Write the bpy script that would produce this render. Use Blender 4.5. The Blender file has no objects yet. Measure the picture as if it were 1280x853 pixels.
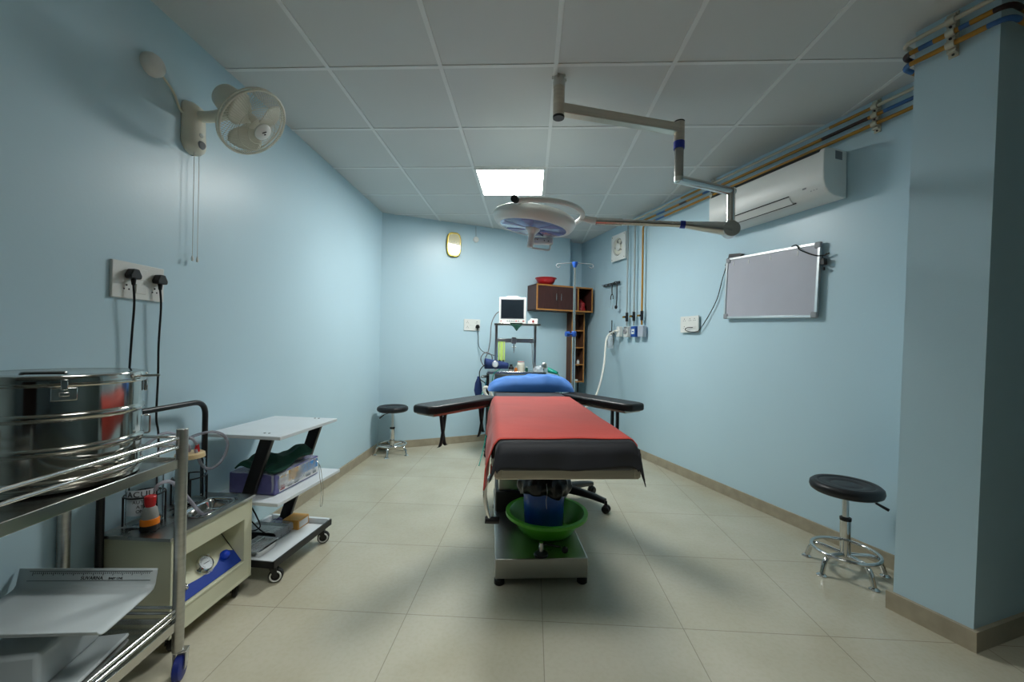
import bpy, math, random
from mathutils import Vector, Matrix, Euler, noise
R = math.radians
PI = math.pi
random.seed(7)
COL = bpy.context.scene.collection

# ------------------------------------------------------------------ mesh builder
class MB:
    def __init__(self):
        self.v = []; self.f = []; self.m = []; self.mi = 0
    def add(self, vs, fs):
        b = len(self.v)
        self.v += [Vector(p) for p in vs]
        for q in fs:
            self.f.append([b + i for i in q]); self.m.append(self.mi)
        return self
    def box(self, c, s, rot=None):
        c = Vector(c); h = Vector(s) / 2
        vs = [Vector((x * h.x, y * h.y, z * h.z)) for x in (-1, 1) for y in (-1, 1) for z in (-1, 1)]
        if rot is not None:
            M = rot if isinstance(rot, Matrix) else Euler(rot).to_matrix()
            vs = [M @ p for p in vs]
        return self.add([p + c for p in vs], [(0, 1, 3, 2), (4, 6, 7, 5), (0, 4, 5, 1), (2, 3, 7, 6), (0, 2, 6, 4), (1, 5, 7, 3)])
    def span(self, a, b):
        a = Vector(a); b = Vector(b)
        return self.box((a + b) / 2, [abs(x) for x in (b - a)])
    def cyl(self, p0, p1, r, r2=None, n=20):
        p0 = Vector(p0); p1 = Vector(p1); r2 = r if r2 is None else r2
        d = (p1 - p0).normalized()
        a = d.orthogonal().normalized(); b = d.cross(a)
        vs = []
        for p, q in ((p0, r), (p1, r2)):
            for i in range(n):
                t = 2 * PI * i / n
                vs.append(p + (a * math.cos(t) + b * math.sin(t)) * q)
        fs = [(i, (i + 1) % n, n + (i + 1) % n, n + i) for i in range(n)]
        fs += [tuple(reversed(range(n))), tuple(range(n, 2 * n))]
        return self.add(vs, fs)
    def lathe(self, prof, c=(0, 0, 0), axis=(0, 0, 1), n=32, sx=1.0, sy=1.0):
        c = Vector(c); d = Vector(axis).normalized()
        if abs(d.z) > .9999:
            a = Vector((1, 0, 0)); b = Vector((0, 1, 0)) * (1 if d.z > 0 else -1)
        else:
            a = Vector((0, 0, 1)).cross(d).normalized(); b = d.cross(a)
        vs = []; fs = []
        for (r, h) in prof:
            for i in range(n):
                t = 2 * PI * i / n
                vs.append(c + a * (r * sx * math.cos(t)) + b * (r * sy * math.sin(t)) + d * h)
        for k in range(len(prof) - 1):
            for i in range(n):
                j = (i + 1) % n
                fs.append((k * n + i, k * n + j, (k + 1) * n + j, (k + 1) * n + i))
        if prof[0][0] > 1e-6: fs.append(tuple(reversed(range(n))))
        if prof[-1][0] > 1e-6: fs.append(tuple((len(prof) - 1) * n + i for i in range(n)))
        return self.add(vs, fs)
    def tube(self, pts, r, n=10, closed=False, rs=None):
        pts = [Vector(p) for p in pts]; N = len(pts)
        tan = []
        for i in range(N):
            if closed: t = pts[(i + 1) % N] - pts[i - 1]
            else: t = pts[min(i + 1, N - 1)] - pts[max(i - 1, 0)]
            tan.append(t.normalized())
        a = tan[0].orthogonal().normalized(); vs = []
        for i in range(N):
            a = (a - tan[i] * a.dot(tan[i]))
            if a.length < 1e-6: a = tan[i].orthogonal()
            a.normalize(); b = tan[i].cross(a)
            rr = rs[i] if rs else r
            for k in range(n):
                t = 2 * PI * k / n
                vs.append(pts[i] + (a * math.cos(t) + b * math.sin(t)) * rr)
        fs = []
        for i in range(N if closed else N - 1):
            j = (i + 1) % N
            for k in range(n):
                l = (k + 1) % n
                fs.append((i * n + k, i * n + l, j * n + l, j * n + k))
        if not closed:
            fs.append(tuple(reversed(range(n)))); fs.append(tuple((N - 1) * n + k for k in range(n)))
        return self.add(vs, fs)
    def ring(self, c, rad, r, axis=(0, 0, 1), n=40, m=8):
        c = Vector(c); d = Vector(axis).normalized(); a = d.orthogonal().normalized(); b = d.cross(a)
        return self.tube([c + (a * math.cos(2 * PI * i / n) + b * math.sin(2 * PI * i / n)) * rad for i in range(n)], r, m, closed=True)
    def prism(self, poly, z0, z1, top=None):
        n = len(poly); top = top or poly
        vs = [(x, y, z0) for x, y in poly] + [(x, y, z1) for x, y in top]
        fs = [(i, (i + 1) % n, n + (i + 1) % n, n + i) for i in range(n)]
        fs += [tuple(reversed(range(n))), tuple(range(n, 2 * n))]
        return self.add(vs, fs)
    def extr(self, poly3, vec):
        n = len(poly3); vec = Vector(vec)
        vs = [Vector(p) for p in poly3] + [Vector(p) + vec for p in poly3]
        fs = [(i, (i + 1) % n, n + (i + 1) % n, n + i) for i in range(n)]
        fs += [tuple(reversed(range(n))), tuple(range(n, 2 * n))]
        return self.add(vs, fs)
    def grid(self, fn, nu, nv, wrap_u=False):
        vs = [fn(i / nu, j / nv) for j in range(nv + 1) for i in range(nu + (0 if wrap_u else 1))]
        w = nu + (0 if wrap_u else 1); fs = []
        for j in range(nv):
            for i in range(nu):
                k = (i + 1) % w
                fs.append((j * w + i, j * w + k, (j + 1) * w + k, (j + 1) * w + i))
        return self.add(vs, fs)
    def ball(self, c, s, n=20, m=12, fn=None):
        c = Vector(c); s = Vector(s)
        vs = []; fs = []
        for j in range(m + 1):
            ph = PI * j / m
            for i in range(n):
                t = 2 * PI * i / n
                d = Vector((math.sin(ph) * math.cos(t), math.sin(ph) * math.sin(t), math.cos(ph)))
                k = fn(d) if fn else 1
                vs.append(c + Vector((d.x * s.x, d.y * s.y, d.z * s.z)) * k)
        for j in range(m):
            for i in range(n):
                l = (i + 1) % n
                fs.append((j * n + i, (j + 1) * n + i, (j + 1) * n + l, j * n + l))
        return self.add(vs, fs)

def tag(o, label, cat, group=None):
    o['label'] = label; o['category'] = cat
    if group: o['group'] = group
    return o

def obj(name, mb, mats, parent=None, bevel=0, seg=2, angle=40, smooth=True, solid=0, sub=0, loc=None, rot=None, label=None):
    me = bpy.data.meshes.new(name)
    me.from_pydata([tuple(p) for p in mb.v], [], mb.f)
    if not isinstance(mats, (list, tuple)): mats = [mats]
    for m in mats: me.materials.append(m)
    for p, i in zip(me.polygons, mb.m):
        p.material_index = i; p.use_smooth = smooth
    import bmesh
    bm = bmesh.new(); bm.from_mesh(me)
    bmesh.ops.remove_doubles(bm, verts=bm.verts, dist=1e-6)
    bmesh.ops.recalc_face_normals(bm, faces=bm.faces)
    bm.to_mesh(me); bm.free()
    if smooth: me.set_sharp_from_angle(angle=R(angle))
    o = bpy.data.objects.new(name, me); COL.objects.link(o)
    if parent: o.parent = parent
    if loc: o.location = loc
    if rot: o.rotation_euler = rot
    if solid:
        s = o.modifiers.new('s', 'SOLIDIFY'); s.thickness = solid; s.offset = 0
    if sub:
        s = o.modifiers.new('u', 'SUBSURF'); s.levels = sub; s.render_levels = sub
    if bevel:
        b = o.modifiers.new('b', 'BEVEL'); b.width = bevel; b.segments = seg; b.limit_method = 'ANGLE'; b.angle_limit = R(35)
    if label: o['label'] = label
    return o

def thing(name, label, cat, loc=(0, 0, 0), rz=0, group=None, rot=None):
    o = bpy.data.objects.new(name, None); COL.objects.link(o)
    o.empty_display_size = .05
    o.location = loc; o.rotation_euler = rot if rot else (0, 0, rz)
    return tag(o, label, cat, group)

def solo(name, mb, mats, label, cat, group=None, **k):
    return tag(obj(name, mb, mats, **k), label, cat, group)

def struct(name, mb, mats, **k):
    o = obj(name, mb, mats, **k); o['kind'] = 'structure'; return o

def text(name, s, size, mat, parent, M, ext=.0004, align='CENTER'):
    cu = bpy.data.curves.new(name, 'FONT'); cu.body = s; cu.size = size; cu.extrude = ext
    cu.align_x = align; cu.align_y = 'CENTER'
    t = bpy.data.objects.new(name, cu)
    me = bpy.data.meshes.new_from_object(t)
    bpy.data.objects.remove(t)
    me.name = name; me.materials.clear(); me.materials.append(mat)
    o = bpy.data.objects.new(name, me); COL.objects.link(o)
    o.parent = parent; o.matrix_local = M
    return o

def spline(pts, n=6):
    P = [Vector(p) for p in pts]; out = []
    for i in range(len(P) - 1):
        p0 = P[max(i - 1, 0)]; p1 = P[i]; p2 = P[i + 1]; p3 = P[min(i + 2, len(P) - 1)]
        for k in range(n):
            t = k / n
            out.append(.5 * ((2 * p1) + (p2 - p0) * t + (2 * p0 - 5 * p1 + 4 * p2 - p3) * t * t + (3 * p1 - p0 - 3 * p2 + p3) * t ** 3))
    out.append(P[-1]); return out

def fillet(pts, r, n=6):
    P = [Vector(p) for p in pts]; out = [P[0]]
    for i in range(1, len(P) - 1):
        a = (P[i - 1] - P[i]); b = (P[i + 1] - P[i])
        q = min(r, a.length * .49, b.length * .49)
        s = P[i] + a.normalized() * q; e = P[i] + b.normalized() * q
        for k in range(n + 1):
            t = k / n
            out.append(s * (1 - t) ** 2 + P[i] * 2 * t * (1 - t) + e * t * t)
    out.append(P[-1]); return out

# ------------------------------------------------------------------ materials
def s2l(c):
    return tuple((x / 12.92 if x <= .04045 else ((x + .055) / 1.055) ** 2.4) for x in [q / 255 for q in c])

def mat(name, rgb, rough=.5, metal=0, var=.06, scale=8, bump=0, bscale=60, spec=.5, trans=0, ior=1.45, alpha=1, coat=0, rvar=0, emit=0, lin=False, sheen=0, stretch=None, aniso=0):
    m = bpy.data.materials.new(name); m.use_nodes = True
    nt = m.node_tree; b = nt.nodes['Principled BSDF']
    c = rgb if lin else s2l(rgb)
    tc = nt.nodes.new('ShaderNodeTexCoord')
    mp = nt.nodes.new('ShaderNodeMapping'); nt.links.new(tc.outputs['Object'], mp.inputs['Vector'])
    if stretch: mp.inputs['Scale'].default_value = stretch
    nz = nt.nodes.new('ShaderNodeTexNoise'); nz.inputs['Scale'].default_value = scale; nz.inputs['Detail'].default_value = 4
    nt.links.new(mp.outputs[0], nz.inputs['Vector'])
    rp = nt.nodes.new('ShaderNodeValToRGB')
    rp.color_ramp.elements[0].position = .3; rp.color_ramp.elements[1].position = .7
    rp.color_ramp.elements[0].color = tuple(max(0, x * (1 - var)) for x in c) + (1,)
    rp.color_ramp.elements[1].color = tuple(min(1, x * (1 + var)) for x in c) + (1,)
    nt.links.new(nz.outputs['Fac'], rp.inputs['Fac'])
    nt.links.new(rp.outputs['Color'], b.inputs['Base Color'])
    b.inputs['Roughness'].default_value = rough; b.inputs['Metallic'].default_value = metal
    b.inputs['Specular IOR Level'].default_value = spec; b.inputs['IOR'].default_value = ior
    if trans: b.inputs['Transmission Weight'].default_value = trans
    if alpha < 1: b.inputs['Alpha'].default_value = alpha
    if coat: b.inputs['Coat Weight'].default_value = coat; b.inputs['Coat Roughness'].default_value = .1
    if sheen: b.inputs['Sheen Weight'].default_value = sheen
    if rvar:
        mr = nt.nodes.new('ShaderNodeMapRange'); mr.inputs['To Min'].default_value = max(0, rough - rvar); mr.inputs['To Max'].default_value = rough + rvar
        nt.links.new(nz.outputs['Fac'], mr.inputs['Value']); nt.links.new(mr.outputs[0], b.inputs['Roughness'])
    if bump:
        n2 = nt.nodes.new('ShaderNodeTexNoise'); n2.inputs['Scale'].default_value = bscale; n2.inputs['Detail'].default_value = 3
        nt.links.new(mp.outputs[0], n2.inputs['Vector'])
        bp = nt.nodes.new('ShaderNodeBump'); bp.inputs['Strength'].default_value = bump; bp.inputs['Distance'].default_value = .01
        nt.links.new(n2.outputs['Fac'], bp.inputs['Height']); nt.links.new(bp.outputs[0], b.inputs['Normal'])
    if emit:
        b.inputs['Emission Color'].default_value = tuple(c) + (1,); b.inputs['Emission Strength'].default_value = emit
    return m

M = {}
M['wall'] = mat('blue_wall_paint', (.515, .69, .775), .34, var=.02, scale=1.3, bump=.03, bscale=90, spec=.4, rvar=.06, lin=True)
M['skirt'] = mat('beige_skirting_tile', (.38, .33, .24), .3, var=.12, scale=14, lin=True)
M['tbar'] = mat('white_grid_bar', (.74, .755, .745), .5, var=.03, lin=True)
M['steel'] = mat('stainless_steel', (.60, .59, .56), .2, 1, var=.08, scale=4, rvar=.06, lin=True)
M['brushed'] = mat('brushed_steel', (.55, .50, .42), .32, 1, var=.1, scale=5, bump=.02, bscale=40, rvar=.06, stretch=(1, 1, 12), lin=True)
M['poststeel'] = mat('trolley_post_steel', (.50, .495, .47), .3, 1, var=.1, scale=5, bump=.02, bscale=40, rvar=.06, stretch=(1, 1, 12), lin=True)
M['scaleshaded'] = mat('shaded_white_scale_plastic', (182, 190, 192), .4, var=.03)  # white plastic darkened to stand for the shade under the trolley top
M['basesteel'] = mat('dull_steel_plate', (.50, .49, .46), .3, 1, var=.12, scale=3, rvar=.08, lin=True)
M['chrome'] = mat('chrome', (.70, .70, .69), .09, 1, var=.03, lin=True)
M['drum'] = mat('polished_steel', (.47, .45, .41), .1, 1, var=.06, scale=3, bump=.012, bscale=14, rvar=.03, lin=True)
M['alu'] = mat('satin_aluminium', (.66, .67, .67), .3, 1, var=.03, lin=True)
M['black'] = mat('black_plastic', (22, 22, 24), .38, var=.1)
M['leather'] = mat('black_leatherette', (24, 24, 27), .42, var=.12, bump=.06, bscale=200)
M['rubber'] = mat('black_rubber', (18, 18, 19), .6, var=.1)
M['blackmetal'] = mat('black_powder_coat', (26, 26, 28), .35, var=.08)
M['blackcloth'] = mat('black_sheet_cloth', (22, 24, 30), .65, var=.1, bump=.15, bscale=14, sheen=.1)
M['mattress'] = mat('charcoal_mattress', (58, 58, 62), .5, var=.08, bump=.05, bscale=120)
M['redcloth'] = mat('red_sheet_cloth', (200, 70, 58), .7, var=.07, scale=5, bump=.12, bscale=16, sheen=.15)
M['bluecloth'] = mat('blue_pillow_cloth', (66, 128, 208), .75, var=.05, bump=.15, bscale=22, sheen=.15)
M['green'] = mat('green_basin_plastic', (84, 176, 40), .35, var=.05)
M['bluepl'] = mat('blue_bucket_plastic', (22, 72, 150), .35, var=.06)
M['bag'] = mat('black_bin_bag', (12, 12, 14), .28, var=.2, bump=.5, bscale=30)
M['white'] = mat('white_plastic', (225, 226, 222), .35, var=.02)
M['whitelam'] = mat('white_laminate', (222, 228, 232), .38, var=.02)
M['cream'] = mat('cream_painted_metal', (206, 206, 180), .4, var=.03)
M['creampl'] = mat('aged_cream_plastic', (226, 223, 208), .4, var=.04, scale=12)
M['lid'] = mat('beige_jar_lid', (222, 196, 150), .4, var=.05)
M['navy'] = mat('blue_control_panel', (24, 58, 150), .35, var=.05)
M['blueknob'] = mat('blue_knob', (20, 62, 190), .2, var=.05)
M['wood'] = mat('dark_wood_laminate', (66, 36, 32), .4, var=.2, scale=7, stretch=(10, 10, 1.2))
M['woodin'] = mat('brown_wood_inside', (84, 56, 40), .5, var=.18, scale=7, stretch=(8, 8, 1.5))
M['edge'] = mat('light_wood_edging', (176, 122, 62), .45, var=.15, scale=12)
M['redbowl'] = mat('red_bowl_plastic', (176, 30, 34), .3, var=.06)
M['redbag'] = mat('red_plastic_bag', (170, 40, 44), .35, var=.2, bump=.4, bscale=30)
M['glass'] = mat('clear_glass', (.93, .96, .96), .03, var=.0, trans=1, ior=1.2, lin=True)
M['tubing'] = mat('clear_plastic_tube', (206, 204, 214), .25, var=.04, trans=.55, ior=1.2)
M['clearplastic'] = mat('clear_plastic_film', (214, 220, 226), .18, var=.05, alpha=.35, bump=.5, bscale=40)
M['red'] = mat('red_plastic', (190, 22, 26), .35, var=.06)
M['orange'] = mat('orange_plastic', (240, 128, 20), .4, var=.05)
M['greyliq'] = mat('grey_plastic', (150, 150, 146), .4, var=.06)
M['screen'] = mat('dark_screen_glass', (30, 38, 44), .15, var=.1)
M['board'] = mat('whiteboard_face', (190, 190, 200), .25, var=.015)
M['greyclip'] = mat('grey_plastic_corner', (150, 152, 156), .45, var=.04)
M['gold'] = mat('gold_plastic', (205, 178, 80), .22, .6, var=.08)
M['clockface'] = mat('cream_clock_face', (224, 214, 176), .04, var=.04, coat=1, spec=.8)
M['dkgreen'] = mat('dark_green_cloth', (12, 66, 52), .8, var=.15, bump=.2, bscale=30)
M['violet'] = mat('violet_cardboard', (98, 98, 150), .4, var=.15, scale=20)
M['boxwhite'] = mat('white_cardboard', (222, 222, 220), .5, var=.03)
M['boxyel'] = mat('yellow_print', (216, 168, 60), .5, var=.2, scale=30)
M['boxblue'] = mat('sky_blue_print', (70, 140, 200), .5, var=.12, scale=30)
M['boxred'] = mat('maroon_print', (150, 40, 50), .5, var=.15, scale=30)
M['ink'] = mat('black_ink', (20, 20, 22), .5, var=.02)
M['greyink'] = mat('grey_ink', (120, 124, 128), .5, var=.02)
M['tan'] = mat('tan_cardboard', (206, 152, 74), .5, var=.1)
M['ochre'] = mat('ochre_pipe_paint', (164, 118, 36), .4, var=.1)
M['pipeblue'] = mat('blue_pipe_paint', (52, 96, 150), .4, var=.08)
M['pipebrown'] = mat('dark_brown_pipe_paint', (44, 22, 22), .4, var=.1)
M['pipewhite'] = mat('white_pipe_paint', (196, 190, 172), .45, var=.05)
M['pipegrey'] = mat('grey_pipe_paint', (150, 160, 160), .4, var=.05)
M['brass'] = mat('brass', (200, 150, 50), .3, 1, var=.08)
M['gasblue'] = mat('blue_outlet_cover', (36, 80, 160), .4, var=.04)
M['gasgrey'] = mat('grey_outlet_cover', (170, 178, 190), .4, var=.03)
M['tape'] = mat('blue_tape', (30, 50, 150), .5, var=.08)
M['lampglass'] = mat('pale_blue_lamp_glass', (128, 150, 200), .15, var=.3, scale=9, coat=.5)
M['lamppurple'] = mat('violet_lamp_vane', (88, 92, 160), .3, var=.1)
M['flow'] = mat('green_flowmeter_tube', (196, 224, 120), .3, var=.06)
M['cable'] = mat('black_cable', (14, 14, 15), .45, var=.05)
M['greycable'] = mat('grey_cable', (110, 112, 116), .45, var=.25, scale=60)
M['greentube'] = mat('green_tubing', (20, 150, 130), .4, var=.06)
M['bluetube'] = mat('blue_tubing', (30, 80, 170), .4, var=.06)
M['cuff'] = mat('navy_cuff_cloth', (30, 52, 104), .75, var=.12)
M['hose'] = mat('white_hose', (226, 224, 214), .4, var=.03)
M['amber'] = mat('amber_bottle', (176, 100, 40), .25, var=.06)
M['bluewheel'] = mat('blue_caster_tread', (30, 44, 120), .45, var=.1)
M['greyface'] = mat('white_gauge_face', (214, 220, 226), .3, var=.02)
M['mesh'] = mat('aged_white_wire', (220, 217, 202), .4, var=.08)

def floor_material():
    m = bpy.data.materials.new('vitrified_floor_tiles'); m.use_nodes = True
    nt = m.node_tree; L = nt.links; N = nt.nodes.new; b = nt.nodes['Principled BSDF']
    tc = N('ShaderNodeTexCoord')
    br = N('ShaderNodeTexBrick'); br.offset = 0; br.squash = 1
    br.inputs['Scale'].default_value = 1; br.inputs['Brick Width'].default_value = .6; br.inputs['Row Height'].default_value = .6
    br.inputs['Mortar Size'].default_value = .0018; br.inputs['Mortar Smooth'].default_value = .2; br.inputs['Bias'].default_value = 0
    br.inputs['Color1'].default_value = (.52, .49, .385, 1); br.inputs['Color2'].default_value = (.55, .52, .415, 1); br.inputs['Mortar'].default_value = (.33, .30, .235, 1)
    L.new(tc.outputs['Object'], br.inputs['Vector'])
    n1 = N('ShaderNodeTexNoise'); n1.inputs['Scale'].default_value = 2.2; n1.inputs['Detail'].default_value = 6
    n2 = N('ShaderNodeTexNoise'); n2.inputs['Scale'].default_value = 55; n2.inputs['Detail'].default_value = 5
    L.new(tc.outputs['Object'], n1.inputs['Vector']); L.new(tc.outputs['Object'], n2.inputs['Vector'])
    r1 = N('ShaderNodeValToRGB'); r1.color_ramp.elements[0].color = (.88, .87, .83, 1); r1.color_ramp.elements[1].color = (1, 1, 1, 1)
    r1.color_ramp.elements[0].position = .35; r1.color_ramp.elements[1].position = .62
    L.new(n1.outputs['Fac'], r1.inputs['Fac'])
    r2 = N('ShaderNodeValToRGB'); r2.color_ramp.elements[0].color = (.965, .96, .945, 1); r2.color_ramp.elements[1].color = (1, 1, 1, 1)
    r2.color_ramp.elements[0].position = .38; r2.color_ramp.elements[1].position = .55
    L.new(n2.outputs['Fac'], r2.inputs['Fac'])
    m1 = N('ShaderNodeMixRGB'); m1.blend_type = 'MULTIPLY'; m1.inputs['Fac'].default_value = 1
    m2 = N('ShaderNodeMixRGB'); m2.blend_type = 'MULTIPLY'; m2.inputs['Fac'].default_value = 1
    L.new(br.outputs['Color'], m1.inputs[1]); L.new(r1.outputs[0], m1.inputs[2])
    L.new(m1.outputs[0], m2.inputs[1]); L.new(r2.outputs[0], m2.inputs[2])
    L.new(m2.outputs[0], b.inputs['Base Color'])
    mr = N('ShaderNodeMapRange'); mr.inputs['To Min'].default_value = .14; mr.inputs['To Max'].default_value = .26
    L.new(n1.outputs['Fac'], mr.inputs['Value']); L.new(mr.outputs[0], b.inputs['Roughness'])
    b.inputs['Specular IOR Level'].default_value = .5
    bp = N('ShaderNodeBump'); bp.inputs['Strength'].default_value = .3; bp.inputs['Distance'].default_value = .002; bp.invert = True
    L.new(br.outputs['Fac'], bp.inputs['Height']); L.new(bp.outputs[0], b.inputs['Normal'])
    return m

def ceiling_material():
    m = bpy.data.materials.new('ceiling_gypsum_tiles'); m.use_nodes = True
    nt = m.node_tree; L = nt.links; N = nt.nodes.new; b = nt.nodes['Principled BSDF']
    tc = N('ShaderNodeTexCoord')
    n1 = N('ShaderNodeTexNoise'); n1.inputs['Scale'].default_value = 1.4; n1.inputs['Detail'].default_value = 4
    wv = N('ShaderNodeTexNoise'); wv.inputs['Scale'].default_value = 90; wv.inputs['Detail'].default_value = 2
    L.new(tc.outputs['Object'], n1.inputs['Vector']); L.new(tc.outputs['Object'], wv.inputs['Vector'])
    r1 = N('ShaderNodeValToRGB'); r1.color_ramp.elements[0].color = (.58, .595, .585, 1); r1.color_ramp.elements[1].color = (.63, .645, .635, 1)
    L.new(n1.outputs['Fac'], r1.inputs['Fac']); L.new(r1.outputs[0], b.inputs['Base Color'])
    b.inputs['Roughness'].default_value = .75
    bp = N('ShaderNodeBump'); bp.inputs['Strength'].default_value = .12; bp.inputs['Distance'].default_value = .003
    L.new(wv.outputs['Fac'], bp.inputs['Height']); L.new(bp.outputs[0], b.inputs['Normal'])
    return m

def emission(name, col, s):
    m = bpy.data.materials.new(name); m.use_nodes = True
    nt = m.node_tree; nt.nodes.remove(nt.nodes['Principled BSDF'])
    e = nt.nodes.new('ShaderNodeEmission'); e.inputs[0].default_value = (*col, 1); e.inputs[1].default_value = s
    nt.links.new(e.outputs[0], nt.nodes['Material Output'].inputs[0])
    return m
M['floor'] = floor_material(); M['ceil'] = ceiling_material()
PANEL_COL = (.97, 1.0, .97)
PANEL = 55.0
M['led'] = emission('lit_led_diffuser', PANEL_COL, PANEL)
M['fill_lens'] = emission('fill_lamp_lens_glow', PANEL_COL, 6.0)  # weak glow for the lenses of the added fill lamps

# ------------------------------------------------------------------ the room
H = 2.65
def lwx(y): return -1.63 + .035 * y
RWD = Vector((-.316, .949, 0)); RWN = Vector((.949, .316, 0))     # along / out through the right wall
BWD = Vector((.9156, .402, 0)); BWN = Vector((-.402, .9156, 0))
def rw(y, z, off=0):                                               # a point on the right wall, off metres into the room
    p = Vector((1.75 - .333 * (y - 3.3), y, z)); return p - RWN * off
def lw(y, z, off=0): return Vector((lwx(y) + off, y, z))
def bw(x, z, off=0):
    return Vector((x, 4.483 + .439 * (x + 1.473), z)) - BWN * off
RZR = math.atan2(-.949, .316); RZB = math.atan2(.402, .9156); RZL = math.atan2(1, .035)

CLB = (lwx(4.49) , 4.483)          # back left corner
CST = (.775, 5.47)                # step in the back wall
CSB = (.705, 5.618)                # after the step
CRB = (.975, 5.724)                # back right corner
YB = -5.5
NEAR_R = (3.6, YB)
t_ = .12
w = MB().prism([(lwx(YB), YB), CLB, (CLB[0] - .2, CLB[1] + .2), (lwx(YB) - t_, YB)], 0, H)
struct('wall_left', w, M['wall'])
w = MB().prism([CLB, CST, CSB, CRB, (CRB[0] + .1, CRB[1] + .3), (CLB[0] - .2, CLB[1] + .2)], 0, H)
struct('wall_back', w, M['wall'])
q0 = rw(5.724, 0); q1 = rw(1.72, 0)
w = MB().prism([(CRB[0], CRB[1]), (rw(1.93, 0).x, 1.93), (rw(1.93, 0).x + .2, 2.0), (CRB[0] + .1, CRB[1] + .3)], 0, H)
struct('wall_right', w, M['wall'])
pf_b, pn_b = Vector((1.79, 1.878)), Vector((1.881, 1.632))
pf_t, pn_t = Vector((1.812, 1.815)), Vector((1.912, 1.575))
ax = Vector((.949, .316))
w = MB().prism([pn_b, pf_b, pf_b + ax * .62, pn_b + ax * 1.6], 0, H, [pn_t, pf_t, pf_t + ax * .6, pn_t + ax * 1.6])
struct('wall_pier', w, M['wall'])
w = MB().prism([(3.3, 2.0), (3.6, 2.0), (3.6, YB), (3.3, YB)], 0, H)
struct('wall_side', w, M['wall'])
w = MB().prism([(lwx(YB) - t_, YB), (3.6, YB), (3.6, YB - t_), (lwx(YB) - t_, YB - t_)], 0, H)
struct('wall_front', w, M['wall'])

fl = MB().box((0, 0, -.02), (12, 12, .04))
f_ = struct('floor', fl, M['floor'])
THF = .0531
f_.location = (-1.0456, 1.8199, 0); f_.rotation_euler = (0, 0, -THF)
THC = .0457
def cgrid(i, j):
    c, s = math.cos(THC), math.sin(THC)
    x, y = i * .6, j * .6
    return Vector((-.9951 + x * c + y * s, 2.1192 - x * s + y * c, H))
c_ = MB().box((0, 0, .02), (12, 12, .04))
struct('ceiling', c_, M['ceil'], loc=tuple(cgrid(0, 0)), rot=(0, 0, -THC))
tb = MB()
def clip(p, d):
    # the parameter range of the line p + t d inside the room plan
    lo, hi = -9., 9.
    planes = [((1, -.035), Vector((-1.63, 0))), ((.418, -.908), Vector((-1.46, 4.49))), ((-.949, -.316), Vector((1.75, 3.3))), ((0, 1), Vector((0, YB)))]
    for n, q in planes:
        n = Vector(n); a = n.dot(p - q); b = n.dot(d)
        if abs(b) < 1e-9:
            continue
        t = -a / b
        if b > 0: lo = max(lo, t)
        else: hi = min(hi, t)
    return lo, hi
dX = Vector((math.cos(THC), -math.sin(THC))); dY = Vector((math.sin(THC), math.cos(THC)))
for i in range(-2, 7):
    p = cgrid(i, 0).xy; lo, hi = clip(p, dY)
    if hi > lo + .05:
        c = p + dY * (lo + hi) / 2
        tb.box((c.x, c.y, H - .001), (.022, hi - lo, .008), (0, 0, -THC))
for j in range(-13, 7):
    p = cgrid(0, j).xy; lo, hi = clip(p, dX)
    if hi > lo + .05:
        c = p + dX * (lo + hi) / 2
        tb.box((c.x, c.y, H - .0005), (hi - lo, .022, .007), (0, 0, -THC))
struct('trim_1', tb, M['tbar'])

def skirting(name, pts, h=.082, d=.012):
    mb = MB()
    for a, b in zip(pts[:-1], pts[1:]):
        a = Vector(a); b = Vector(b); u = (b - a).normalized(); n = Vector((u.y, -u.x))
        mb.prism([a - u * .0, b + u * .0, b + n * d + u * d, a + n * d - u * d], 0, h)
    struct(name, mb, M['skirt'], bevel=.002)
w = MB().span((-.9, YB, 0), (1.1, YB + .04, 2.1))
for x in (-.45, .55): w.span((x - .35, YB + .04, .25), (x + .35, YB + .05, 1.9))
struct('door_unseen', w, M['wood'], bevel=.003)  # unseen door, made up to give the steel dark reflections
skirting('baseboard_left', [(lwx(YB), YB), CLB])
skirting('baseboard_back', [CLB, CST])
skirting('baseboard_recess', [CSB, CRB])
skirting('baseboard_right', [CRB, (rw(1.95, 0).x, 1.95)])
skirting('baseboard_pier', [tuple(pf_b + ax * .45), tuple(pf_b), tuple(pn_b), tuple(pn_b + ax * 1.5)], d=.018)

# ceiling lights: one in the picture, then unseen fill lamps added over the near floor
def ceiling_light(i, j, label, m='led'):
    a = cgrid(i + .5, j + .5)
    t = thing('ceiling_light', label, 'light', (a.x, a.y, H - .012), -THC)
    fr = MB()
    for x, y, sx, sy in ((0, .286, .594, .02), (0, -.286, .594, .02), (.286, 0, .02, .552), (-.286, 0, .02, .552)):
        fr.box((x, y, .004), (sx, sy, .014))
    obj('frame', fr, M['white'], t, bevel=.002)
    obj('diffuser', MB().box((0, 0, .006), (.553, .553, .006)), M[m], t)
    return t
ceiling_light(1, 2, 'square lit LED panel set flush in the ceiling beyond the round lamp head')
def added_fill_lamp(i, j, label, watts):  # unseen spot fixture, added to brighten the floor before the table
    a = cgrid(i, j)
    t = thing('added_fill_lamp', label, 'light', (a.x, a.y, H), 0)
    obj('trim_ring', MB().lathe([(.085, 0), (.1, -.002), (.1, -.010), (.082, -.012), (.078, -.002)], n=40), M['white'], t)
    obj('lens', MB().lathe([(0, -.004), (.078, -.004), (.078, -.001), (0, -.001)], n=32), M['fill_lens'], t)
    l = bpy.data.lights.new('fill_spot', 'SPOT'); l.energy = watts; l.color = PANEL_COL
    l.spot_size = R(104); l.spot_blend = .8; l.shadow_soft_size = .4
    o = bpy.data.objects.new('fill_spot', l); COL.objects.link(o); o.parent = t; o.location = (0, 0, -.02)
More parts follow.
